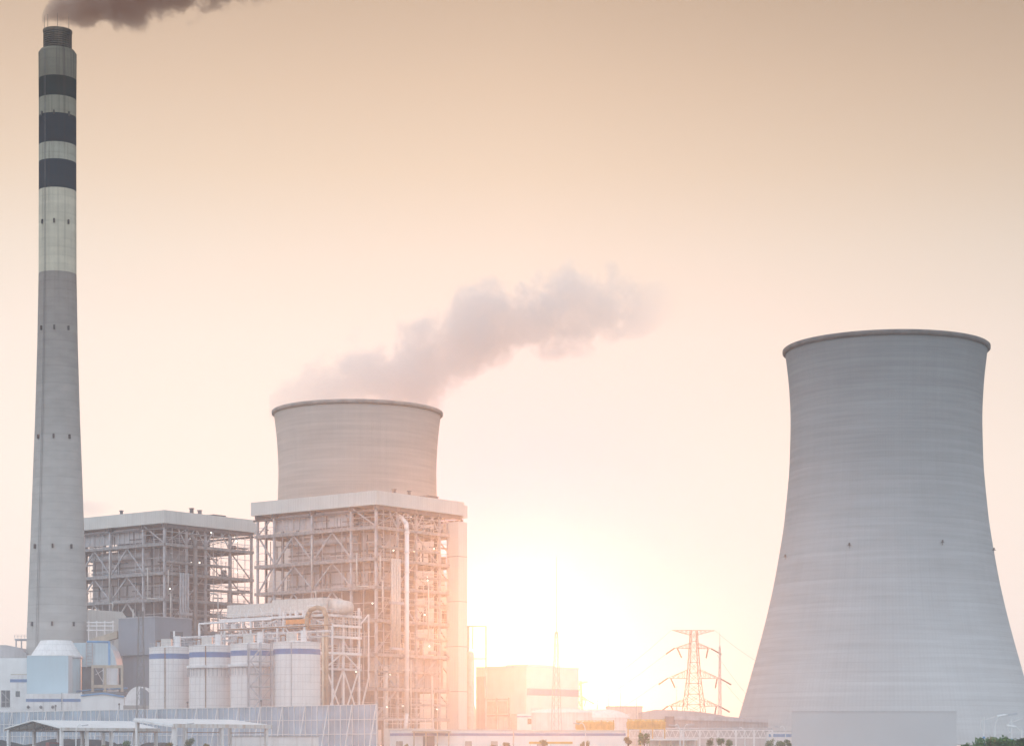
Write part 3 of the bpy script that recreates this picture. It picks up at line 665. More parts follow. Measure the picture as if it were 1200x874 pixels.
MB().box(-3.6,3.6,-.4,6,0,Z(826,505)-.01).build('base','conc',t)

# ------------------------------------------------------------------ lattice masts, pylons
def mast(name, label, px, D, ytop, ybody, w0, w1, m='steel', levels=14, spire=True):
    t = thing(name, label, 'mast', (X(px,D),D,0), R(20))
    zb = Z(ybody,D); h0, h1 = w0/2, w1/2
    P = lambda k, z: (Vector(((1,1),(-1,1),(-1,-1),(1,-1))[k] + (0,))*(h0+(h1-h0)*z/zb)) + Vector((0,0,z))
    for k in range(4): MB().bar(P(k,0),P(k,zb),.11).build('leg',m,t)
    q = MB()
    for i in range(levels):
        z0 = zb*i/levels; z1 = zb*(i+1)/levels
        for k in range(4):
            j = (k+1)%4; q.bar(P(k,z0),P(j,z1) if i%2 else P(j,z1),.06); q.bar(P(k,z1),P(j,z1),.06)
    q.build('lattice',m,t)
    if spire: MB().tube((0,0,zb-.5),(0,0,Z(ytop,D)),.1,6,.04).build('spire',m,t)
    return t
mast('lattice_mast','thin grey lattice mast standing in front of the leftmost silo',165,440,712,716,2.0,.8,'buckstay',11)
mast('lattice_mast','slender lattice mast with long spire right of the sun, before the white turbine hall',652,450,652,740,2.1,.5,'steel',16)
mast('lattice_mast','slim lattice mast close beside the right arms of the transmission pylon',843.5,640,739,757,1.1,.35,'steel',14)
for px,y0,D in ((727,798,600),(713,812,600),(746,818,600),(793,803,600),(700,815,640)):
    t = thing('lightning_rod', {727:'thick short lightning rod on the low grey roof, left of the pylon',713:'leftmost thin lightning rod on the grey roof block',746:'shortest lightning rod between the roof block and pylon',793:'lightning rod rising just left of the pylon legs',700:'faint lightning rod behind the domed tanks'}[px],'lightning rod',(X(px,D),D,0),0,'thin lightning rods over the low roofs')
    MB().tube((0,0,0),(0,0,Z(826,D)),.14,6).build('pole','steel',t); MB().tube((0,0,Z(826,D)),(0,0,Z(y0,D)),.08,6,.03).build('spire','steel',t)

def pylon(name, label, px, D, ytop, arms, w_of, m='wire', bw=.10):
    t = thing(name,label,'pylon',(X(px,D),D,0),R(10))
    k_ = F/D
    zt = Z(ytop,D); zs = [zt-(i/12)*zt for i in range(13)][::-1]
    def P(k,z):
        y = HY-(z-EYE)*k_; h = w_of(y)/k_/2
        return Vector(((1,1),(-1,1),(-1,-1),(1,-1))[k]+(0,))*h*.92+Vector((0,0,z))
    for k in range(4):
        q = MB()
        for a,b in zip(zs[:-1],zs[1:]): q.bar(P(k,a),P(k,b),bw*1.7)
        q.build('leg',m,t)
    q = MB()
    for a,b in zip(zs[:-1],zs[1:]):
        for k in range(4):
            j=(k+1)%4; q.bar(P(k,a),P(j,b),bw); q.bar(P(j,a),P(k,b),bw); q.bar(P(k,b),P(j,b),bw)
    q.build('lattice',m,t)
    tips = []
    for (y,yu,xl,xr,ins) in arms:
        z = Z(y,D); zu = Z(yu,D)
        for xe in (xl,xr):
            ex = (xe-px)/k_; q = MB(); tip = Vector((ex,0,z)); s = 1 if ex>0 else -1
            for sy in (1,-1):
                h = w_of(y)/k_/2*.9; hu = w_of(yu)/k_/2*.9
                base = Vector((s*h,sy*h,z)); up = Vector((s*hu,sy*hu,zu)); q.bar(base,tip,bw); q.bar(up,tip,bw)
                for u in (.25,.5,.75): q.bar(base.lerp(tip,u),up.lerp(tip,u),bw*.8); q.bar(base.lerp(tip,u),up.lerp(tip,u-.25),bw*.7)
            q.build('crossarm',m,t)
            if ins:
                for dx,dz in ((ins*s,-1.0),(-ins*.0+s*-1.2,-1.5)):
                    st = tip+Vector((-s*1.0 if dx*s<0 else 0,0,0)); en = st+Vector((dx if dx*s>0 else s*-1.0,-1.5,dz*2.0 if dx*s<0 else dz*ins*.62))
                    MB().tube(st,en,.24,8).build('insulator','insul',t)
                    if dx*s>0: tips.append(t.matrix_basis@en)
    bpy.context.view_layer.update()
    return t, tips
def W1(y): return 8 if y<744 else 8+(y-744)*.135 if y<794 else 14.8+(y-794)*.24 if y<840 else 25.8+(y-840)*.3
P1, tips = pylon('transmission_pylon','large lattice transmission pylon with brown insulators, left of the right-hand cooling tower',813,690,738.5,
    [(738.3,744,786.5,838,0),(759.5,753,789.5,834,3.0),(794.5,784,781.5,845,3.2),(827,818,782,844,3.0)],W1)
P2, tips2 = pylon('transmission_pylon','small faint pylon half hidden behind the white turbine hall',679,1100,798,[(798.3,801,675,690,0),(820,815,675,689,3.0)],lambda y:4+(y-798)*.09,'wire',.2)
MW = bpy.context.view_layer
wires = [((840,766.5,690),(900,838,760)),((851,801.5,690),(905,850,760)),((783,764,690),(560,838,1400)),((773,799,690),(560,850,1400)),((786,738.6,690),(600,800,1500)),((774,832,690),(600,858,1500)),((838,738.6,690),(920,790,760))]
wt = thing('power_lines','thin sagging power lines strung from the arms of the large pylon','power lines')
for (a,b) in wires:
    p = Vector((X(a[0],a[2]),a[2],Z(a[1],a[2]))); q = Vector((X(b[0],b[2]),b[2],Z(b[1],b[2]))); m_ = MB(); n=14; sag=(q-p).length*.02
    for i in range(n):
        u=i/n; v=(i+1)/n; A_=p.lerp(q,u)-Vector((0,0,4*sag*u*(1-u))); B_=p.lerp(q,v)-Vector((0,0,4*sag*v*(1-v))); m_.tube(A_,B_,.035,5,cap=False)
    m_.build('wire','wire',wt)

# ------------------------------------------------------------------ right of the boiler house: turbine hall, tanks, low buildings
t = grid_thing('turbine_hall','pale turbine hall with one purple-blue stripe, just below the sun','building',617,600)
MB().box(0,24,0,18,0,Z(781,600)).build('wall','white_clean',t)
MB().box(-.1,24.1,-.1,18,Z(781,600),Z(781,600)+.35).build('roof_edge','white',t)
MB().box(.2,24,-.08,0,Z(814,600),Z(806,600)).build('stripe','blue',t)
MB().box(6,18,4,12,Z(781,600)+.3,Z(781,600)+1.0).build('roof_vent','white',t)
for b0,b1,z0,z1,m_ in ((1.5,5,2,12.5,'pipe'),(7,13,6,11.5,'white'),(6.4,13.6,12.6,16,'pipe'),(14.6,17.5,8,23,'casing')): MB().box(-.5,0,b0,b1,z0,z1).build('annex_panel',m_,t)
q=MB()
for b in (5.6,10,14.1): q.box(-.9,-.55,b-.2,b+.2,0,17)
for z in (5,12,16.5): q.box(-.9,-.55,5.4,14.3,z-.2,z+.2)
q.build('portal_frame','steel',t)
t = thing('vent_frame','thin steel portal frame with hanging pipe between lift shaft and turbine hall','steel frame',(0,0,0)); D6=592
for p,q in (((547.5,733.5),(570,733.5)),((569.5,733.5),(569.5,876)),((548,733.5),(548,876)),((548,771.5),(570,771.5)),((554,733.5),(554,760)),((549.5,733.5),(549.5,762))):
    MB().bar((X(p[0],D6),D6,Z(p[1],D6)),(X(q[0],D6),D6,max(0,Z(q[1],D6)-3 if q[1]==876 else Z(q[1],D6))),.42 if abs(p[1]-q[1])>50 else .3).build('bar','steel',t)
t = thing('vertical_duct','rounded-top vertical duct standing inside the thin portal frame','duct',(X(551,588),588,0))
MB().lathe([(1.1,0),(1.1,Z(769,588)),(1.0,Z(765,588)),(.6,Z(763,588)),(0,Z(762.3,588))],20).build('duct','pipe',t,True)
def dome_tank(px,D,r,ye,yt,label):
    t = thing('storage_tank',label,'storage tank',(X(px,D),D,0),0,'domed white storage tanks')
    ze=Z(ye,D); zt=Z(yt,D); MB().lathe([(r,0),(r,ze)],56).build('shell','white',t,True)
    MB().lathe([(r+.15,ze-.1),(r+.15,ze+.1)]+[(r*math.cos(R(a)),ze+(zt-ze)*math.sin(R(a))) for a in range(8,91,8)]+[(0,zt)],56).build('roof','white',t,True)
    q=MB()
    for k in range(40):
        a=2*math.pi*k/40; b=2*math.pi*(k+1)/40; q.bar((r*math.cos(a),r*math.sin(a),ze),(r*math.cos(a),r*math.sin(a),ze+1),.06); q.bar((r*math.cos(a),r*math.sin(a),ze+1),(r*math.cos(b),r*math.sin(b),ze+1),.06)
    q.build('railing','white',t)
dome_tank(658,520,7.2,835,829.5,'larger domed white tank at the foot of the turbine hall')
dome_tank(703,560,7.6,841,830.5,'domed white tank with yellow scaffolding in front, right of the turbine hall')
t = thing('small_white_annex','small white annex with dark window left of the domed tanks','building',(X(606,540),540,0))
MB().box(0,4.4,0,5,0,Z(836,540)).build('wall','white_clean',t); MB().box(-.03,4.43,-.04,0,Z(840,540),Z(838.5,540)).build('stripe','blue',t); MB().box(2.6,4.0,-.05,0,Z(848,540),Z(841.5,540)).build('window','glass',t)
def yellow(px0,px1,y0,y1,D,label,s):
    t = thing('yellow_equipment',label,'equipment',(X(px0,D),D,0),0,'yellow plant modules on the pipe rack'); rn=random.Random(s)
    W=(px1-px0)/F*D; z0=Z(y1,D); z1=Z(y0,D)
    n=6
    for k in range(n): MB().lathe([(.95,z0+.1),(.95,z1-.7),(.5,z1-.25),(.1,z1-.2)],14,W*(k+.5)/n,1.2).build('drum','yellow',t,True)
    MB().box(0,W,-.1,2.6,z0-.15,z0+.1).build('deck','yellow',t)
    q=MB(); rails(q,0,-.1,W,-.1,z0+.1,1.2,.8,.09); rails(q,0,-.05,W,-.05,z1-1.1,1,.8,.09); q.build('railing','yellow',t)
    for k in range(4): MB().box(W*k/3-.12,W*k/3+.12,-.05,.15,0,z1).build('post','yellow',t)
yellow(676,719,843.5,854,470,'left group of yellow drums on a yellow deck, in front of the domed tank',1)
yellow(736,779,842,853,470,'right group of yellow drums on a yellow deck, beside the dark doorway',2)
t = thing('roof_block','flat roofed grey block at the left end of the long low store','building',(X(712,600),600,0))
MB().box(0,9.6,0,10,0,Z(828,600)).build('wall','pipe',t); MB().box(-.15,9.75,-.15,10,Z(828,600),Z(827,600)).build('roof_edge','steel',t)
t = thing('long_store','long low ribbed grey store with curved roof left of the big cooling tower','store building',(0,0,0)); D7=560
q=[(X(a,D7),Z(b,D7)) for a,b in ((752,876),(752,834),(768,831),(790,831.6),(815,833),(838,836),(852,839),(870,840.8),(900,842.5),(900,876))]
q=[(a,max(0,z) if z>3.5 else 0) for a,z in q]
MB().prism(q,D7,D7+14).build('wall','storeclad',t)
r_=MB()
for k in range(28): a=790+k*4; r_.box(X(a,D7),X(a+.8,D7),D7-.35,D7-.01,Z(856,D7),Z(843,D7))
r_.build('facade_rib','steel',t)
MB().box(X(779,D7),X(791,D7),D7-.4,D7-.01,Z(853,D7),Z(839,D7)).build('doorway','casing_dark',t)
MB().prism([(X(a,D7),Z(b,D7)) for a,b in ((790,843),(790,838.5),(838,838.5),(852,841),(900,844),(900,846))],D7-.6,D7-.36).build('gutter','steel',t)
t = thing('truss_bridge','white steel truss pipe bridge running in front of the long grey store','pipe bridge',(X(735,480),480,0)); L_=X(905,480)-X(735,480)
za,zb=Z(864,480),Z(855,480); q=MB()
for z in (za,zb): q.box(0,L_,-.1,.1,z-.12,z+.12)
n=24
for k in range(n): x0=L_*k/n; x1=L_*(k+1)/n; q.bar((x0,0,za),((x0+x1)/2,0,zb),.13); q.bar(((x0+x1)/2,0,zb),(x1,0,za),.13)
q.build('truss','white',t)
for k in range(9): MB().box(L_*k/8-.2,L_*k/8+.2,-.2,.2,0,zb).build('post','white',t)
for k in range(3): MB().tube((0,.5+k*.5,zb+.3),(L_,.5+k*.5,zb+.3),.2,8).build('pipe',['steel','pipe','rust'][k],t,True)
t = thing('blue_striped_hut','small white hut with blue stripe right of the truss bridge','building',(X(901,500),500,0))
MB().box(0,5.3,0,5,0,Z(857,500)).build('wall','white_clean',t); MB().box(-.02,5.32,-.05,0,Z(863,500),Z(859.5,500)).build('stripe','sky_blue',t); MB().box(-.1,5.4,-.1,5,Z(857,500),Z(856.4,500)).build('roof','steel',t)
D8=420
def lowb(px0,px1,label,y=855,sy=(858.6,861.6)):
    t = thing('gate_building',label,'building',(X(px0,D8),D8,0)); W=(px1-px0)/F*D8
    MB().box(0,W,0,8,0,Z(y,D8)).build('wall','white_clean',t); MB().box(-.1,W+.1,-.2,8,Z(y,D8),Z(y-.9,D8)).build('roof','roofband',t)
    MB().box(-.02,W+.02,-.05,0,Z(sy[1],D8),Z(sy[0],D8)).build('stripe','blue',t)
    return t,W
t,W = lowb(457,601,'long low white building with porch and blue stripe under the lift shaft')
e=MB()
for a in (4.7,7,9.2,11.4): e.box(a-.12,a+.12,-1.6,-1.4,0,Z(857,D8))
e.box(4.3,11.8,-1.8,-.06,Z(857.5,D8),Z(856.2,D8)); e.build('porch','beige',t)
d=MB().box(6.4,8.6,-.12,-.05,0,Z(862,D8)).build('door','glass',t)
for a in (1.2,14.5,19.5): MB().box(a,a+1.3,-.1,-.05,1.2,Z(868,D8)).build('window','conc',t)
t,W = lowb(602.5,733,'long low white building with violet stripe in front of the domed tanks',856)
for k in (1,4): MB().box(1.5+k*2.9,2.8+k*2.9,-.1,-.05,1.2,Z(870,D8)).build('window','conc',t)
# railed basin at the foot of the boiler house
t = thing('railed_platform','pale railed platform at the foot of the glowing boiler house','platform',(X(450,500),500,0))
MB().box(0,11.5,0,5,0,Z(853,500)).build('base','pipe',t); q=MB()
rails(q,.1,.1,11.4,.1,Z(853,500),2.0,1.9,.12); q.build('railing','white',t)
t = thing('open_shelter','low flat canopy over a pale recess, right end of the truss bridge posts','shelter',(X(760,380),380,0))
MB().box(0,8.6,0,5,Z(867,380),Z(865,380)).build('roof','white_clean',t); MB().box(.2,8.4,4,4.3,0,Z(867,380)).build('rear_wall','white',t)
for a in (.1,1.9,3.8,6.3,8.3): MB().box(a,a+.2,.1,.3,0,Z(867,380)).build('post','beige',t)
t = thing('yellow_canopy','flat yellow roofed booth beside the low white buildings','booth',(X(620,350),350,0))
MB().box(0,7,0,3,Z(871,350),Z(868.5,350)).build('roof','yellow',t)
for a in (.1,3.4,6.7): MB().box(a,a+.2,.1,.3,0,Z(871,350)).build('post','white',t)
t = thing('flat_grey_wall','broad plain blue-grey wall in front of the big cooling tower base','wall',(0,0,0))
MB().box(X(928,480),X(1121,480),480,480.6,0,Z(833.5,480)).build('wall','wallplain',t)
MB().box(X(928,480)-.1,X(1121,480)+.1,479.9,480.7,Z(833.5,480),Z(833.0,480)).build('coping','steel',t)

# ------------------------------------------------------------------ windbreak fence
pA = Vector((X(442,400),400,0)); pB = Vector((X(-60,505),505,0)); dv=(pB-pA); Lf=dv.length
t = thing('windbreak_fence','tall blue mesh windbreak fence with white posts, running below silos and buildings','fence',pA,math.atan2(dv.y,dv.x))
H=11.1; n=44; pitch=Lf/n
for k in range(n+1):
    x=k*pitch
    if k<n:
        MB().box(x+.08,x+pitch-.08,-.02,.04,.3,H-.15).build('mesh_panel','fencemesh',t)
    MB().bar((x,.1,0),(x,.1,H),.16).build('post','white',t)
    if k<n: MB().bar((x+pitch/2,.09,.3),(x+pitch/2,.09,H-.1),.07).build('mullion','white',t)
    if k%2==0: MB().bar((x,.2,H),(x,2.6,0),.15).bar((x,.2,H*.5),(x,1.4,H*.5),.1).build('prop','white',t)
q=MB()
for z in (.3,2.9,5.6,8.3,H-.1): q.box(0,Lf,.05,.17,z-.06,z+.06)
q.build('rail','white',t)
q=MB()
for k in (3,10,17,24,31,38): q.tube((k*pitch,0,H),(k*pitch,0,H+1.0),.08,6); q.ball((k*pitch,0,H+1.1),.22,6,4)
q.build('fence_lamp','steel_dark',t)

# ------------------------------------------------------------------ foreground: canopies, coal, container, trees, lamps
t = grid_thing('gabled_canopy','white gabled open canopy with rusty eaves, left of the two','canopy',72,332)
ze=Z(853.5,332); zp=Z(844.2,332); Wd=12.6; Ln=19.5
for b0,z0,b1,z1 in ((-.4,ze,Wd/2,zp),(Wd/2,zp,Wd+.4,ze)):
    MB().prismx([(b0,z0),(b1,z1),(b1,z1+.18),(b0,z0+.18)],-.5,Ln).build('roof_slope','white_clean',t)
MB().box(-.6,Ln+.1,-.6,-.4,ze-.3,ze+.2).build('eave','rusty_white',t); MB().box(-.6,Ln+.1,Wd+.4,Wd+.6,ze-.3,ze+.2).build('eave','rusty_white',t)
for a in (0,5,9.9,14.8,19.2):
    for b in (0,Wd): MB().box(a-.22,a+.22,b-.22,b+.22,0,ze-.05).build('post','white',t)
    q=MB(); q.bar((a,0,ze-.3),(a,Wd,ze-.3),.2); q.bar((a,0,ze-.1),(a,Wd/2,zp-.1),.2); q.bar((a,Wd,ze-.1),(a,Wd/2,zp-.1),.2)
    for u in (.2,.35,.5,.65,.8): q.bar((a,Wd*u,ze-.3),(a,Wd*u,ze+(zp-ze)*(1-abs(u-.5)*2)-.1),.1)
    q.build('roof_truss','steel_dark',t)
t = grid_thing('flat_canopy','white single-pitch open canopy with rust stained edge, right of the two','canopy',204,332)
zl=Z(849.5,332); zh=Z(842.3,332); Wd=8.3; Ln=20.5
MB().prismx([(-.3,zl),(Wd+.3,zh),(Wd+.3,zh+.22),(-.3,zl+.22)],-.5,Ln).build('roof_slope','white_clean',t)
MB().box(-.6,Ln+.1,-.55,-.32,zl-.35,zl+.25).build('eave','rusty_white',t)
MB().prismx([(-.3,zl-.3),(Wd+.3,zh-.3),(Wd+.3,zh-.01),(-.3,zl-.01)],-.7,-.52).build('fascia','white',t)
for a in (0,10,19.8):
    for b,z in ((0,zl),(Wd,zh)): MB().box(a-.24,a+.24,b-.24,b+.24,0,z-.02).build('post','white',t)
    MB().bar((a,0,zl-.2),(a,Wd,zh-.2),.22).bar((a,0,zl-1),(a,Wd,zl-1),.12).build('rafter','rust',t)
t = thing('red_loader','red machine parked under the gabled canopy','machine',(X(60,345),345,0),R(30))
MB().box(-2.2,2.2,-1,1,.9,2.6).build('body','red',t); MB().box(-.6,1.0,-.9,.9,2.6,3.9).build('cab','red',t); MB().box(-.5,.9,-.93,.93,2.9,3.7).build('cab_window','glass',t)
for a in (-1.5,1.5):
    for b in (-1.05,1.05): MB().tube((a,b-.2,.6),(a,b+.2,.6),.6,16).build('wheel','black',t)
MB().bar((2.0,0,1.6),(3.6,0,2.8),.3).box(3.3,4.1,-1,1,2.2,3.0).build('bucket','red',t)
# coal heap: rough mound
def mound(name,label,cx,cy,rx,ry,h,m):
    rn=random.Random(5); v=[];f=[];n=40
    for j in range(n+1):
        for i in range(n+1):
            x=(i/n*2-1);y=(j/n*2-1);d=max(0,1-(x*x+y*y)**.8); v.append((x*rx,y*ry,h*min(1,d*1.5)*(.85+.15*math.sin(x*9+y*3))+rn.uniform(-.12,.12)*(d>0)-.02))
    for j in range(n):
        for i in range(n): a=j*(n+1)+i; f.append((a,a+1,a+n+2,a+n+1))
    o=MB().add(v,f).build(name,m,None,True,loc=(cx,cy,0)); tag(o,label,'coal pile'); return o
mound('coal_pile','dark coal pile behind the gabled canopy, against the windbreak fence',X(60,385),385,26,11,4.6,'coal')
mound('coal_pile','lower dark coal pile behind the flat canopy',X(175,375),372,13,7,3.9,'coal')
t = thing('site_wall','long low white wall in front of the windbreak fence, right of the canopies','wall',(X(269,375),375,0),R(6))
MB().box(0,15.3,0,.4,0,Z(863,375)).build('wall','white',t); MB().box(-.1,15.4,-.1,.5,Z(863,375),Z(862.3,375)).build('coping','conc',t)

def tree_meshes(m, seed, h, r, cz, n, ls):
    rn=random.Random(seed); c=MB()
    for k in range(9):
        a=rn.uniform(0,6.28); d=rn.uniform(.2,.75)*r; cl=Vector((d*math.cos(a),d*math.sin(a),cz+rn.uniform(-.55,.6)*r)); cr=r*rn.uniform(.35,.55)
        for i in range(n//9):
            v=Vector((rn.gauss(0,1),rn.gauss(0,1),rn.gauss(0,1))).normalized()*cr*rn.uniform(.45,1.1); p=cl+v
            a1=Vector((rn.gauss(0,1),rn.gauss(0,1),rn.gauss(0,1))).normalized()*ls*rn.uniform(.6,1.2); b1=a1.orthogonal().normalized()*ls*.5
            c.add([p-a1,p+b1,p+a1,p-b1],[(0,1,2,3)])
    tr=MB(); tr.tube((0,0,0),(.03,0,cz),.09*h/4,8,.04*h/4)
    for k in range(6):
        a=rn.uniform(0,6.28); z=cz*rn.uniform(.65,.95); tr.tube((0,0,z),(r*.6*math.cos(a),r*.6*math.sin(a),z+r*.8),.04*h/4,5,.015)
    return c,tr
def tree(px,D,ytop,rpx,label,m='leaf',seed=1,group='young trees along the plant road',sq=1.0,n=720):
    k=F/D; zt=Z(ytop,D); r=rpx/k; t=thing('tree',label,'tree',(X(px,D),D,0),seed,group)
    c,tr=tree_meshes(m,seed,zt,r,zt-r*1.15*sq,n,max(.09,r*.13)); c.build('crown',m,t); tr.build('trunk','trunk',t); return t
tree(755,300,855.5,8,'slim young tree in front of the truss bridge, left of the open shelter','leaf',2)
tree(736,300,862,5,'small yellowish tree just left of the slim tree by the truss bridge','leaf_y',3)
tree(831,300,862.5,5.5,'first small dark tree right of the open shelter','leaf',4)
tree(845,300,862,6,'second small tree right of the open shelter','leaf',5)
tree(855,300,865.5,4.5,'low bushy tree between the second small tree and hut','leaf',6)
tree(902,300,863,6.5,'round tree in front of the blue striped hut','leaf',7)
tree(914,300,866,6,'lower round tree right of the hut','leaf',8)
tree(924,300,864.5,5,'rightmost round tree, touching the flat grey wall','leaf',9)
tree(221,300,862.5,7.5,'round green tree in front of the flat canopy','leaf',10)
tree(198,300,868.5,5,'low yellow green tree left of the round tree','leaf_y',11)
tree(149,300,866.5,6.5,'green tree between the two white canopies','leaf',12)
tree(121,300,870.5,5,'small orange tinted tree under the gabled canopy edge','leaf_y',13)
tree(242,300,869.5,4,'small reddish tree beside the flat canopy post','leaf_y',14)
tree(476,320,870,5,'small tree in front of the low white building, left end','leaf_y',15)
tree(578,320,870,5,'small tree in front of the low white building, right end','leaf_y',16)
tree(594,320,868,5,'tree at the gap between the two low white buildings','leaf_y',17)
tree(637,320,864,5.5,'wispy tree in front of the violet striped building','leaf_y',18)
tree(686,320,866,6,'golden tree below the left yellow drums','leaf_y',19)
for i,(px,yt,r) in enumerate(((1133,868,8),(1148,865,11),(1163,863.5,11),(1178,864,11),(1193,866.5,9),(1204,866,9),(1170,870,12))):
    tree(px,170,yt-3.5,r*1.3,['outermost left twiggy shrub of the green hedge at the right edge','second shrub of the right-hand green hedge','tall middle shrub below the curved white street lamp','shrub right of the curved lamp post','shrub below the right-hand blue banded lamp','last shrub cut by the right edge','low front shrub of the right-hand hedge'][i],'leaf',30+i,'shrubs at the right edge',1,1500)
def lamp_post(px,D,yt,yh,dx,label,style,m='white'):
    t=thing('street_lamp',label,'street lamp',(X(px,D),D,0),0,'street lamps along the plant roads'); k=F/D; zt=Z(yt,D); d=dx/k; zh=Z(yh,D); s=1 if d>0 else -1
    MB().tube((0,0,0),(0,0,zt if style else zt-1.2),.11,8,.07).build('pole',m,t)
    if style:
        MB().bar((0,0,zt-.3),(d*.8,0,zh),.07).build('arm',m,t)
        q=MB(); pr=None
        for i in range(9):
            a=math.pi/2+math.pi*i/8; p=(s*.35*math.cos(a)*1.0,0,zt-.75+.55*math.sin(a)); 
            if pr: q.bar(pr,p,.05)
            pr=p
        q.build('ring_bracket',m,t)
        for j in range(2): MB().lathe([(.12,zt-2.0-j*.6),(.12,zt-1.8-j*.6)],8).build('blue_band','sky_blue',t)
    else:
        MB().path([(0,0,zt-1.2),(d*.06,0,zt-.7),(d*.25,0,zt-.25),(d*.5,0,zt-.03),(d*.8,0,zh)],.06,6).build('arm',m,t)
    b=MB(); b.prismx([(-.14,-.05),(.14,-.05),(.09,.09),(-.09,.09)],0,s*.85); h=b.build('lamp_head','white_clean' if style else 'steel',t,loc=(d*.8,0,zh)); h.rotation_euler.y=-s*R(8)
lamp_post(1153,200,839.5,838.5,19,'blue banded lamp with ring bracket, left at the right edge',1)
lamp_post(1166,200,837,837.5,19,'curved neck lamp between the two ring bracket lamps',0)
lamp_post(1185.5,200,842,840.5,19,'blue banded lamp with ring bracket, cut by the right edge',1)
lamp_post(1197.5,200,853,851,-9,'short lamp facing left at the far right edge',1)
lamp_post(686,300,846,848,-9,'white curved lamp before the left yellow drums',0)
lamp_post(797,300,848,850,-8,'curved lamp in front of the dark doorway, left one of a pair',0)
lamp_post(801,302,848,849,7,'curved lamp in front of the dark doorway, right one of a pair',0)
lamp_post(873,300,851.5,853,-9,'curved lamp standing before the long grey store',0)
lamp_post(920.5,300,850,851.5,-8,'tall lamp next to the blue striped hut',0)
lamp_post(89,300,848,850,9,'slim lamp in front of the gabled canopy',0)
lamp_post(218,300,846,848,3,'thin straight lamp in front of the flat canopy roof',0)

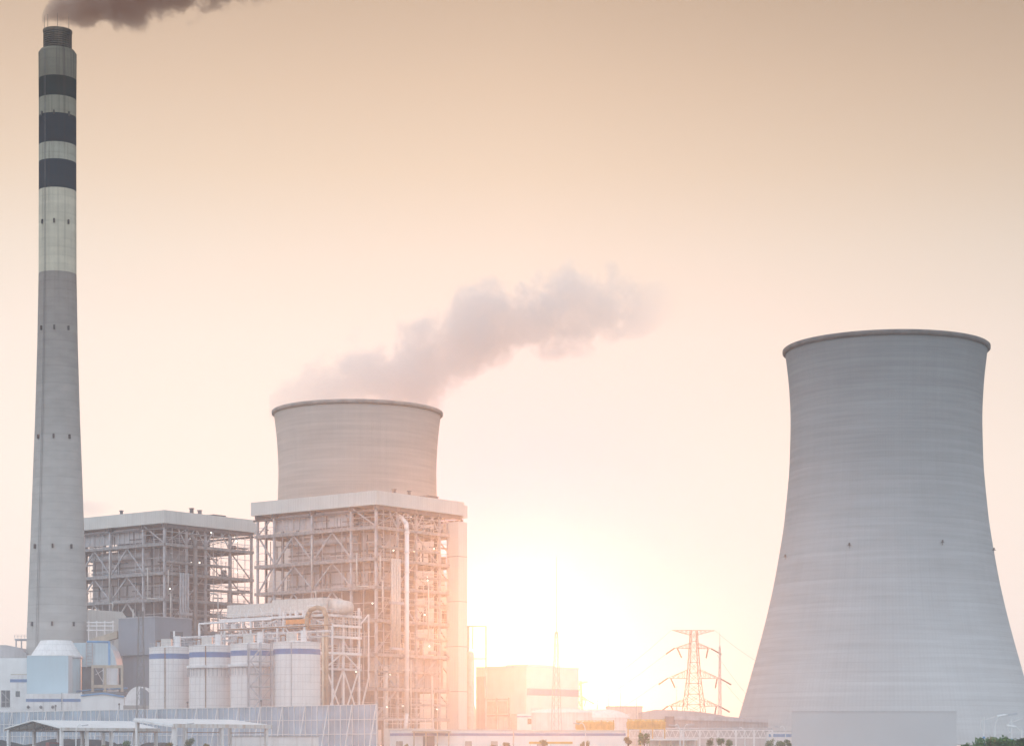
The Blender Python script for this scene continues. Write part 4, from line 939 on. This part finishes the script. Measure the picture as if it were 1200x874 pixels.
# ------------------------------------------------------------------ smoke and haze volumes
def curve_node(N, pts):
    n=N.new('ShaderNodeFloatCurve'); c=n.mapping.curves[0]
    c.points[0].location=pts[0]; c.points[1].location=pts[-1]
    for p in pts[1:-1]: c.points.new(*p)
    n.mapping.update(); return n
def plume(name,label,D,secs,rho,albedo,scale,dep=1.0,step=.25,fade=(1,1),amp=1.5,g=.3,bias=0.0,fine=.55):
    """secs: (px, y_upper, y_lower, density factor) from left to right"""
    x0=X(secs[0][0],D); x1=X(secs[-1][0],D); W=x1-x0
    zcs=[(Z(a[1],D)+Z(a[2],D))/2 for a in secs]; hs=[abs(Z(a[1],D)-Z(a[2],D))/2 for a in secs]; us=[(X(a[0],D)-x0)/W for a in secs]
    zmin=min(zcs)-1; zr=max(zcs)-zmin+1; hm=max(hs)*1.02; k=1.3; mb=MB(); n=20; sub=[]
    for i in range(len(secs)):
        sub.append((us[i],zcs[i],hs[i]))
        if i<len(secs)-1:
            for q in (.33,.67): sub.append((us[i]*(1-q)+us[i+1]*q,zcs[i]*(1-q)+zcs[i+1]*q,hs[i]*(1-q)+hs[i+1]*q))
    vs=[]; fs=[]
    for u,zc_,h in sub:
        for j in range(n):
            a=2*math.pi*j/n; vs.append((u*W,math.cos(a)*h*k*dep,zc_-zmin+math.sin(a)*h*k))
    m_=len(sub)
    for i in range(m_-1):
        for j in range(n): fs.append((i*n+j,i*n+(j+1)%n,(i+1)*n+(j+1)%n,(i+1)*n+j))
    fs+= [tuple(range(n-1,-1,-1)),tuple(range((m_-1)*n,m_*n))]
    m=bpy.data.materials.new(name+'_volume'); m.use_nodes=True; nt=m.node_tree; N=nt.nodes; L=nt.links; N.clear()
    out=N.new('ShaderNodeOutputMaterial'); pv=N.new('ShaderNodeVolumePrincipled'); L.new(pv.outputs[0],out.inputs['Volume'])
    pv.inputs['Color'].default_value=(*albedo,1); pv.inputs['Anisotropy'].default_value=g; pv.inputs['Density Attribute'].default_value=''
    def mt(op,a,c=None,d=None):
        q=N.new('ShaderNodeMath'); q.operation=op
        for i,v in enumerate((a,c,d)):
            if v is None: continue
            if isinstance(v,(int,float)): q.inputs[i].default_value=v
            else: L.new(v,q.inputs[i])
        return q.outputs[0]
    tc=N.new('ShaderNodeTexCoord')
    # a little large-scale warp makes lobes
    wn=N.new('ShaderNodeTexNoise'); wn.inputs['Scale'].default_value=scale*.55; wn.inputs['Detail'].default_value=1; L.new(tc.outputs['Object'],wn.inputs['Vector'])
    sb=N.new('ShaderNodeVectorMath'); sb.operation='SUBTRACT'; L.new(wn.outputs['Color'],sb.inputs[0]); sb.inputs[1].default_value=(.5,.5,.5)
    sc=N.new('ShaderNodeVectorMath'); sc.operation='SCALE'; L.new(sb.outputs[0],sc.inputs[0]); sc.inputs['Scale'].default_value=hm*.5
    ad=N.new('ShaderNodeVectorMath'); L.new(tc.outputs['Object'],ad.inputs[0]); L.new(sc.outputs[0],ad.inputs[1])
    sp=N.new('ShaderNodeSeparateXYZ'); L.new(ad.outputs[0],sp.inputs[0])
    so=N.new('ShaderNodeSeparateXYZ'); L.new(tc.outputs['Object'],so.inputs[0])
    u=mt('MULTIPLY',so.outputs[0],1/W)
    c1=curve_node(N,[(a,(b-zmin)/zr) for a,b in zip(us,zcs)]); L.new(u,c1.inputs['Value'])
    c2=curve_node(N,[(a,b/hm) for a,b in zip(us,hs)]); L.new(u,c2.inputs['Value'])
    c3=curve_node(N,[(a,s[3]) for a,s in zip(us,secs)]); L.new(u,c3.inputs['Value'])
    zc2=mt('MULTIPLY',c1.outputs[0],zr); h2=mt('MAXIMUM',mt('MULTIPLY',c2.outputs[0],hm),.5)
    dz=mt('DIVIDE',mt('SUBTRACT',sp.outputs[2],zc2),h2); dy=mt('DIVIDE',sp.outputs[1],mt('MULTIPLY',h2,dep))
    d=mt('SQRT',mt('ADD',mt('MULTIPLY',dz,dz),mt('MULTIPLY',dy,dy)))
    n1=N.new('ShaderNodeTexNoise'); n1.inputs['Scale'].default_value=scale; n1.inputs['Detail'].default_value=7; n1.inputs['Roughness'].default_value=fine; L.new(ad.outputs[0],n1.inputs['Vector'])
    f=mt('ADD',mt('MULTIPLY',mt('SUBTRACT',1.0,d),1.6),mt('MULTIPLY',mt('SUBTRACT',n1.outputs[0],.5),amp*2)); f=mt('SUBTRACT',f,bias)
    # the hull itself always lies in empty air
    edge=N.new('ShaderNodeMapRange'); edge.interpolation_type='SMOOTHSTEP'
    dzo=mt('DIVIDE',mt('SUBTRACT',so.outputs[2],zc2),h2); dyo=mt('DIVIDE',so.outputs[1],mt('MULTIPLY',h2,dep)); do=mt('SQRT',mt('ADD',mt('MULTIPLY',dzo,dzo),mt('MULTIPLY',dyo,dyo)))
    L.new(do,edge.inputs[0]); edge.inputs[1].default_value=.85; edge.inputs[2].default_value=1.22; edge.inputs[3].default_value=1; edge.inputs[4].default_value=0
    mr=N.new('ShaderNodeMapRange'); mr.interpolation_type='SMOOTHSTEP'; L.new(f,mr.inputs[0]); mr.inputs[1].default_value=0; mr.inputs[2].default_value=.5
    L.new(mt('MULTIPLY',mt('MULTIPLY',mt('MULTIPLY',mr.outputs[0],edge.outputs[0]),c3.outputs[0]),rho),pv.inputs['Density'])
    try: m.cycles.volume_step_rate=step
    except Exception: pass
    o=mb.add(vs,fs).build(name,m,None,loc=(x0,D,zmin)); tag(o,label,'smoke' if 'smoke' in name else 'steam',None,'stuff')
    return o
plume('steam_plume','white-grey steam drifting up to the right from the far cooling tower',780,
      [(316,456,494,.6),(345,430,496,.7),(385,400,497,.7),(430,380,497,.75),(475,378,494,.95),(515,356,489,1.0),(545,332,460,1.0),(590,322,436,1.0),(640,312,424,.95),(690,306,416,.8),(730,312,404,.6),(765,326,390,.35),(795,335,380,0)],
      .075,(.92,.92,.91),.062,dep=.8,step=.08,amp=2.7,g=.0,bias=.2,fine=.70)
plume('chimney_smoke','dark brown-grey smoke blowing right from the chimney top',DC,
      [(50,17,31,1),(58,0,31,1),(75,-22,33,1),(100,-46,34,1),(140,-68,32,1),(180,-90,28,.85),(220,-106,20,.7),(270,-126,10,.6),(330,-150,-12,.4)],
      .40,(.56,.47,.40),.14,dep=.8,step=.1,amp=2.6,g=0,bias=0,fine=.65)
plume('steam_wisp','faint blue-white steam wisp behind the far boiler house roof',760,
      [(84,585,606,.3),(97,583,606,1),(112,586,606,.8),(134,590,600,.3)],.06,(.85,.9,1),.16,step=.3,amp=2)

HZ = MB(); HZ.box(-6000,6000,-600,9000,-2,420)
m=bpy.data.materials.new('haze_volume'); m.use_nodes=True; nt=m.node_tree; N=nt.nodes; L=nt.links; N.clear()
out=N.new('ShaderNodeOutputMaterial'); geo=N.new('ShaderNodeNewGeometry'); sp=N.new('ShaderNodeSeparateXYZ'); L.new(geo.outputs['Position'],sp.inputs[0])
def mth(op,a,b=None):
    q=N.new('ShaderNodeMath'); q.operation=op
    for i,v in enumerate((a,b)):
        if v is None: continue
        if isinstance(v,(int,float)): q.inputs[i].default_value=v
        else: L.new(v,q.inputs[i])
    return q.outputs[0]
prof=mth('POWER',2.718,mth('MULTIPLY',mth('MAXIMUM',sp.outputs[2],0),-1/HAZE_H))
s1=N.new('ShaderNodeVolumeScatter'); s1.inputs['Anisotropy'].default_value=0; s1.inputs['Color'].default_value=(.72,.87,1,1)
s2=N.new('ShaderNodeVolumeScatter'); s2.inputs['Anisotropy'].default_value=GLOW_G; s2.inputs['Color'].default_value=(1,.97,.94,1)
L.new(mth('MULTIPLY',prof,HAZE_D),s1.inputs['Density']); prof2=mth('POWER',2.718,mth('MULTIPLY',mth('MAXIMUM',sp.outputs[2],0),-1/GLOW_H))
L.new(mth('MULTIPLY',prof2,GLOW_D),s2.inputs['Density'])
ad=N.new('ShaderNodeAddShader'); L.new(s1.outputs[0],ad.inputs[0]); L.new(s2.outputs[0],ad.inputs[1]); L.new(ad.outputs[0],out.inputs['Volume'])
m.cycles.volume_step_rate=.15
o=HZ.build('haze',m); tag(o,'warm low haze filling the air over the whole plant','haze',None,'stuff')

# ------------------------------------------------------------------ sky, sun, camera
SUN_EL = 3.39; SUN_AZ = math.degrees(math.atan(15/F))
sd = Vector((math.sin(R(SUN_AZ))*math.cos(R(SUN_EL)), math.cos(R(SUN_AZ))*math.cos(R(SUN_EL)), math.sin(R(SUN_EL))))
sun=bpy.data.lights.new('sun','SUN'); sun.energy=SUN_E; sun.angle=R(.53); sun.color=SUN_C; sun.use_shadow=False
so=bpy.data.objects.new('sun',sun); col.objects.link(so); so.rotation_euler=(-sd).to_track_quat('-Z','Y').to_euler(); so.location=(0,0,300)
w=bpy.data.worlds.new('World'); bpy.context.scene.world=w; w.use_nodes=True; nt=w.node_tree; N=nt.nodes; L=nt.links; N.clear()
out=N.new('ShaderNodeOutputWorld'); bg=N.new('ShaderNodeBackground'); L.new(bg.outputs[0],out.inputs[0]); bg.inputs[1].default_value=1
tc=N.new('ShaderNodeTexCoord'); nm=N.new('ShaderNodeVectorMath'); nm.operation='NORMALIZE'; L.new(tc.outputs['Generated'],nm.inputs[0])
sp=N.new('ShaderNodeSeparateXYZ'); L.new(nm.outputs[0],sp.inputs[0])
rp=N.new('ShaderNodeValToRGB'); cr=rp.color_ramp
L.new(mth('MULTIPLY',mth('MAXIMUM',sp.outputs[2],0),1.25),rp.inputs[0])
while len(cr.elements)>1: cr.elements.remove(cr.elements[-1])
for i,(z,c) in enumerate(SKY):
    e=cr.elements[0] if i==0 else cr.elements.new(z*1.25); e.position=z*1.25; e.color=(*s2l(c),1)
# the side of the sky away from the sun is cooler
rb=N.new('ShaderNodeValToRGB'); c2=rb.color_ramp; L.new(mth('MAXIMUM',sp.outputs[2],0),rb.inputs[0])
c2.elements[0].color=(*BACK0,1); c2.elements[1].color=(*BACK1,1)
mr=N.new('ShaderNodeMapRange'); mr.interpolation_type='SMOOTHSTEP'; L.new(sp.outputs[1],mr.inputs[0]); mr.inputs[1].default_value=-.1; mr.inputs[2].default_value=.8
mx=N.new('ShaderNodeMix'); mx.data_type='RGBA'; L.new(mr.outputs[0],mx.inputs[0]); L.new(rb.outputs[0],mx.inputs[6]); L.new(rp.outputs[0],mx.inputs[7])
# right of the view slightly dimmer and greyer
mr2=N.new('ShaderNodeMapRange'); L.new(sp.outputs[0],mr2.inputs[0]); mr2.inputs[1].default_value=0; mr2.inputs[2].default_value=.23; mr2.inputs[3].default_value=0; mr2.inputs[4].default_value=.24
m2=N.new('ShaderNodeMix'); m2.data_type='RGBA'; m2.blend_type='MULTIPLY'; m2.inputs[0].default_value=1; L.new(mx.outputs[2],m2.inputs[6]); L.new(mth('SUBTRACT',1,mth('MULTIPLY',mr2.outputs[0],mth('MULTIPLY',mth('MINIMUM',mth('MAXIMUM',sp.outputs[2],.06),.35),3.1))),m2.inputs[7])
# aureole round the sun
dt=N.new('ShaderNodeVectorMath'); dt.operation='DOT_PRODUCT'; L.new(nm.outputs[0],dt.inputs[0]); dt.inputs[1].default_value=sd
ang=mth('MULTIPLY',mth('ARCCOSINE',mth('MINIMUM',dt.outputs['Value'],.9999999)),57.2958)
dimf=mth('POWER',2.718,mth('MULTIPLY',mth('POWER',mth('DIVIDE',ang,DIMW),1.6),-1))
dm=N.new('ShaderNodeMix'); dm.data_type='RGBA'; L.new(dimf,dm.inputs[0]); dm.inputs[6].default_value=(1,1,1,1); dm.inputs[7].default_value=(1-DIM[0],1-DIM[1],1-DIM[2],1)
dn=N.new('ShaderNodeMix'); dn.data_type='RGBA'; dn.blend_type='MULTIPLY'; dn.inputs[0].default_value=1; L.new(m2.outputs[2],dn.inputs[6]); L.new(dm.outputs[2],dn.inputs[7])
dimf2=mth('POWER',2.718,mth('MULTIPLY',mth('POWER',mth('DIVIDE',ang,2.7),1.6),-1))
dm2=N.new('ShaderNodeMix'); dm2.data_type='RGBA'; L.new(dimf2,dm2.inputs[0]); dm2.inputs[6].default_value=(1,1,1,1); dm2.inputs[7].default_value=(.3,.25,.95,1)
dn2=N.new('ShaderNodeMix'); dn2.data_type='RGBA'; dn2.blend_type='MULTIPLY'; dn2.inputs[0].default_value=1; L.new(dn.outputs[2],dn2.inputs[6]); L.new(dm2.outputs[2],dn2.inputs[7])
acc=dn2.outputs[2]
for amp,wd,c in AUREOLE:
    e=mth('MULTIPLY',mth('POWER',2.718,mth('MULTIPLY',mth('POWER',mth('DIVIDE',ang,wd),1.6),-1)),amp)
    cc=N.new('ShaderNodeMix'); cc.data_type='RGBA'; cc.blend_type='MULTIPLY'; cc.inputs[0].default_value=1; cc.inputs[6].default_value=(*c,1); L.new(e,cc.inputs[7])
    a2=N.new('ShaderNodeMix'); a2.data_type='RGBA'; a2.blend_type='ADD'; a2.inputs[0].default_value=1; a2.clamp_result=False; L.new(acc,a2.inputs[6]); L.new(cc.outputs[2],a2.inputs[7]); acc=a2.outputs[2]
sk=N.new('ShaderNodeTexSky'); sk.sky_type='NISHITA'; sk.sun_disc=False; sk.sun_elevation=R(SUN_EL); sk.sun_rotation=R(SUN_AZ); sk.dust_density=4; sk.air_density=1.5
sc=N.new('ShaderNodeMix'); sc.data_type='RGBA'; sc.blend_type='ADD'; sc.inputs[0].default_value=SKYK; L.new(acc,sc.inputs[6]); L.new(sk.outputs[0],sc.inputs[7])
L.new(sc.outputs[2],bg.inputs[0])
cam=bpy.data.cameras.new('camera'); co=bpy.data.objects.new('camera',cam); col.objects.link(co); bpy.context.scene.camera=co
co.location=(0,0,EYE); co.rotation_euler=(R(90),0,0); cam.sensor_width=36; cam.lens=36*F/1200; cam.shift_y=(HY-437)/1200; cam.clip_start=.5; cam.clip_end=30000
S=bpy.context.scene; S.view_settings.view_transform='Standard'; S.view_settings.look='None'; S.view_settings.exposure=0
S.render.engine='CYCLES'; S.cycles.volume_bounces=2; S.cycles.max_bounces=6; S.cycles.diffuse_bounces=2; S.cycles.glossy_bounces=2; S.cycles.transparent_max_bounces=8
S.cycles.volume_max_steps=256; S.cycles.use_denoising=True
w.cycles.sampling_method='MANUAL'; w.cycles.sample_map_resolution=512
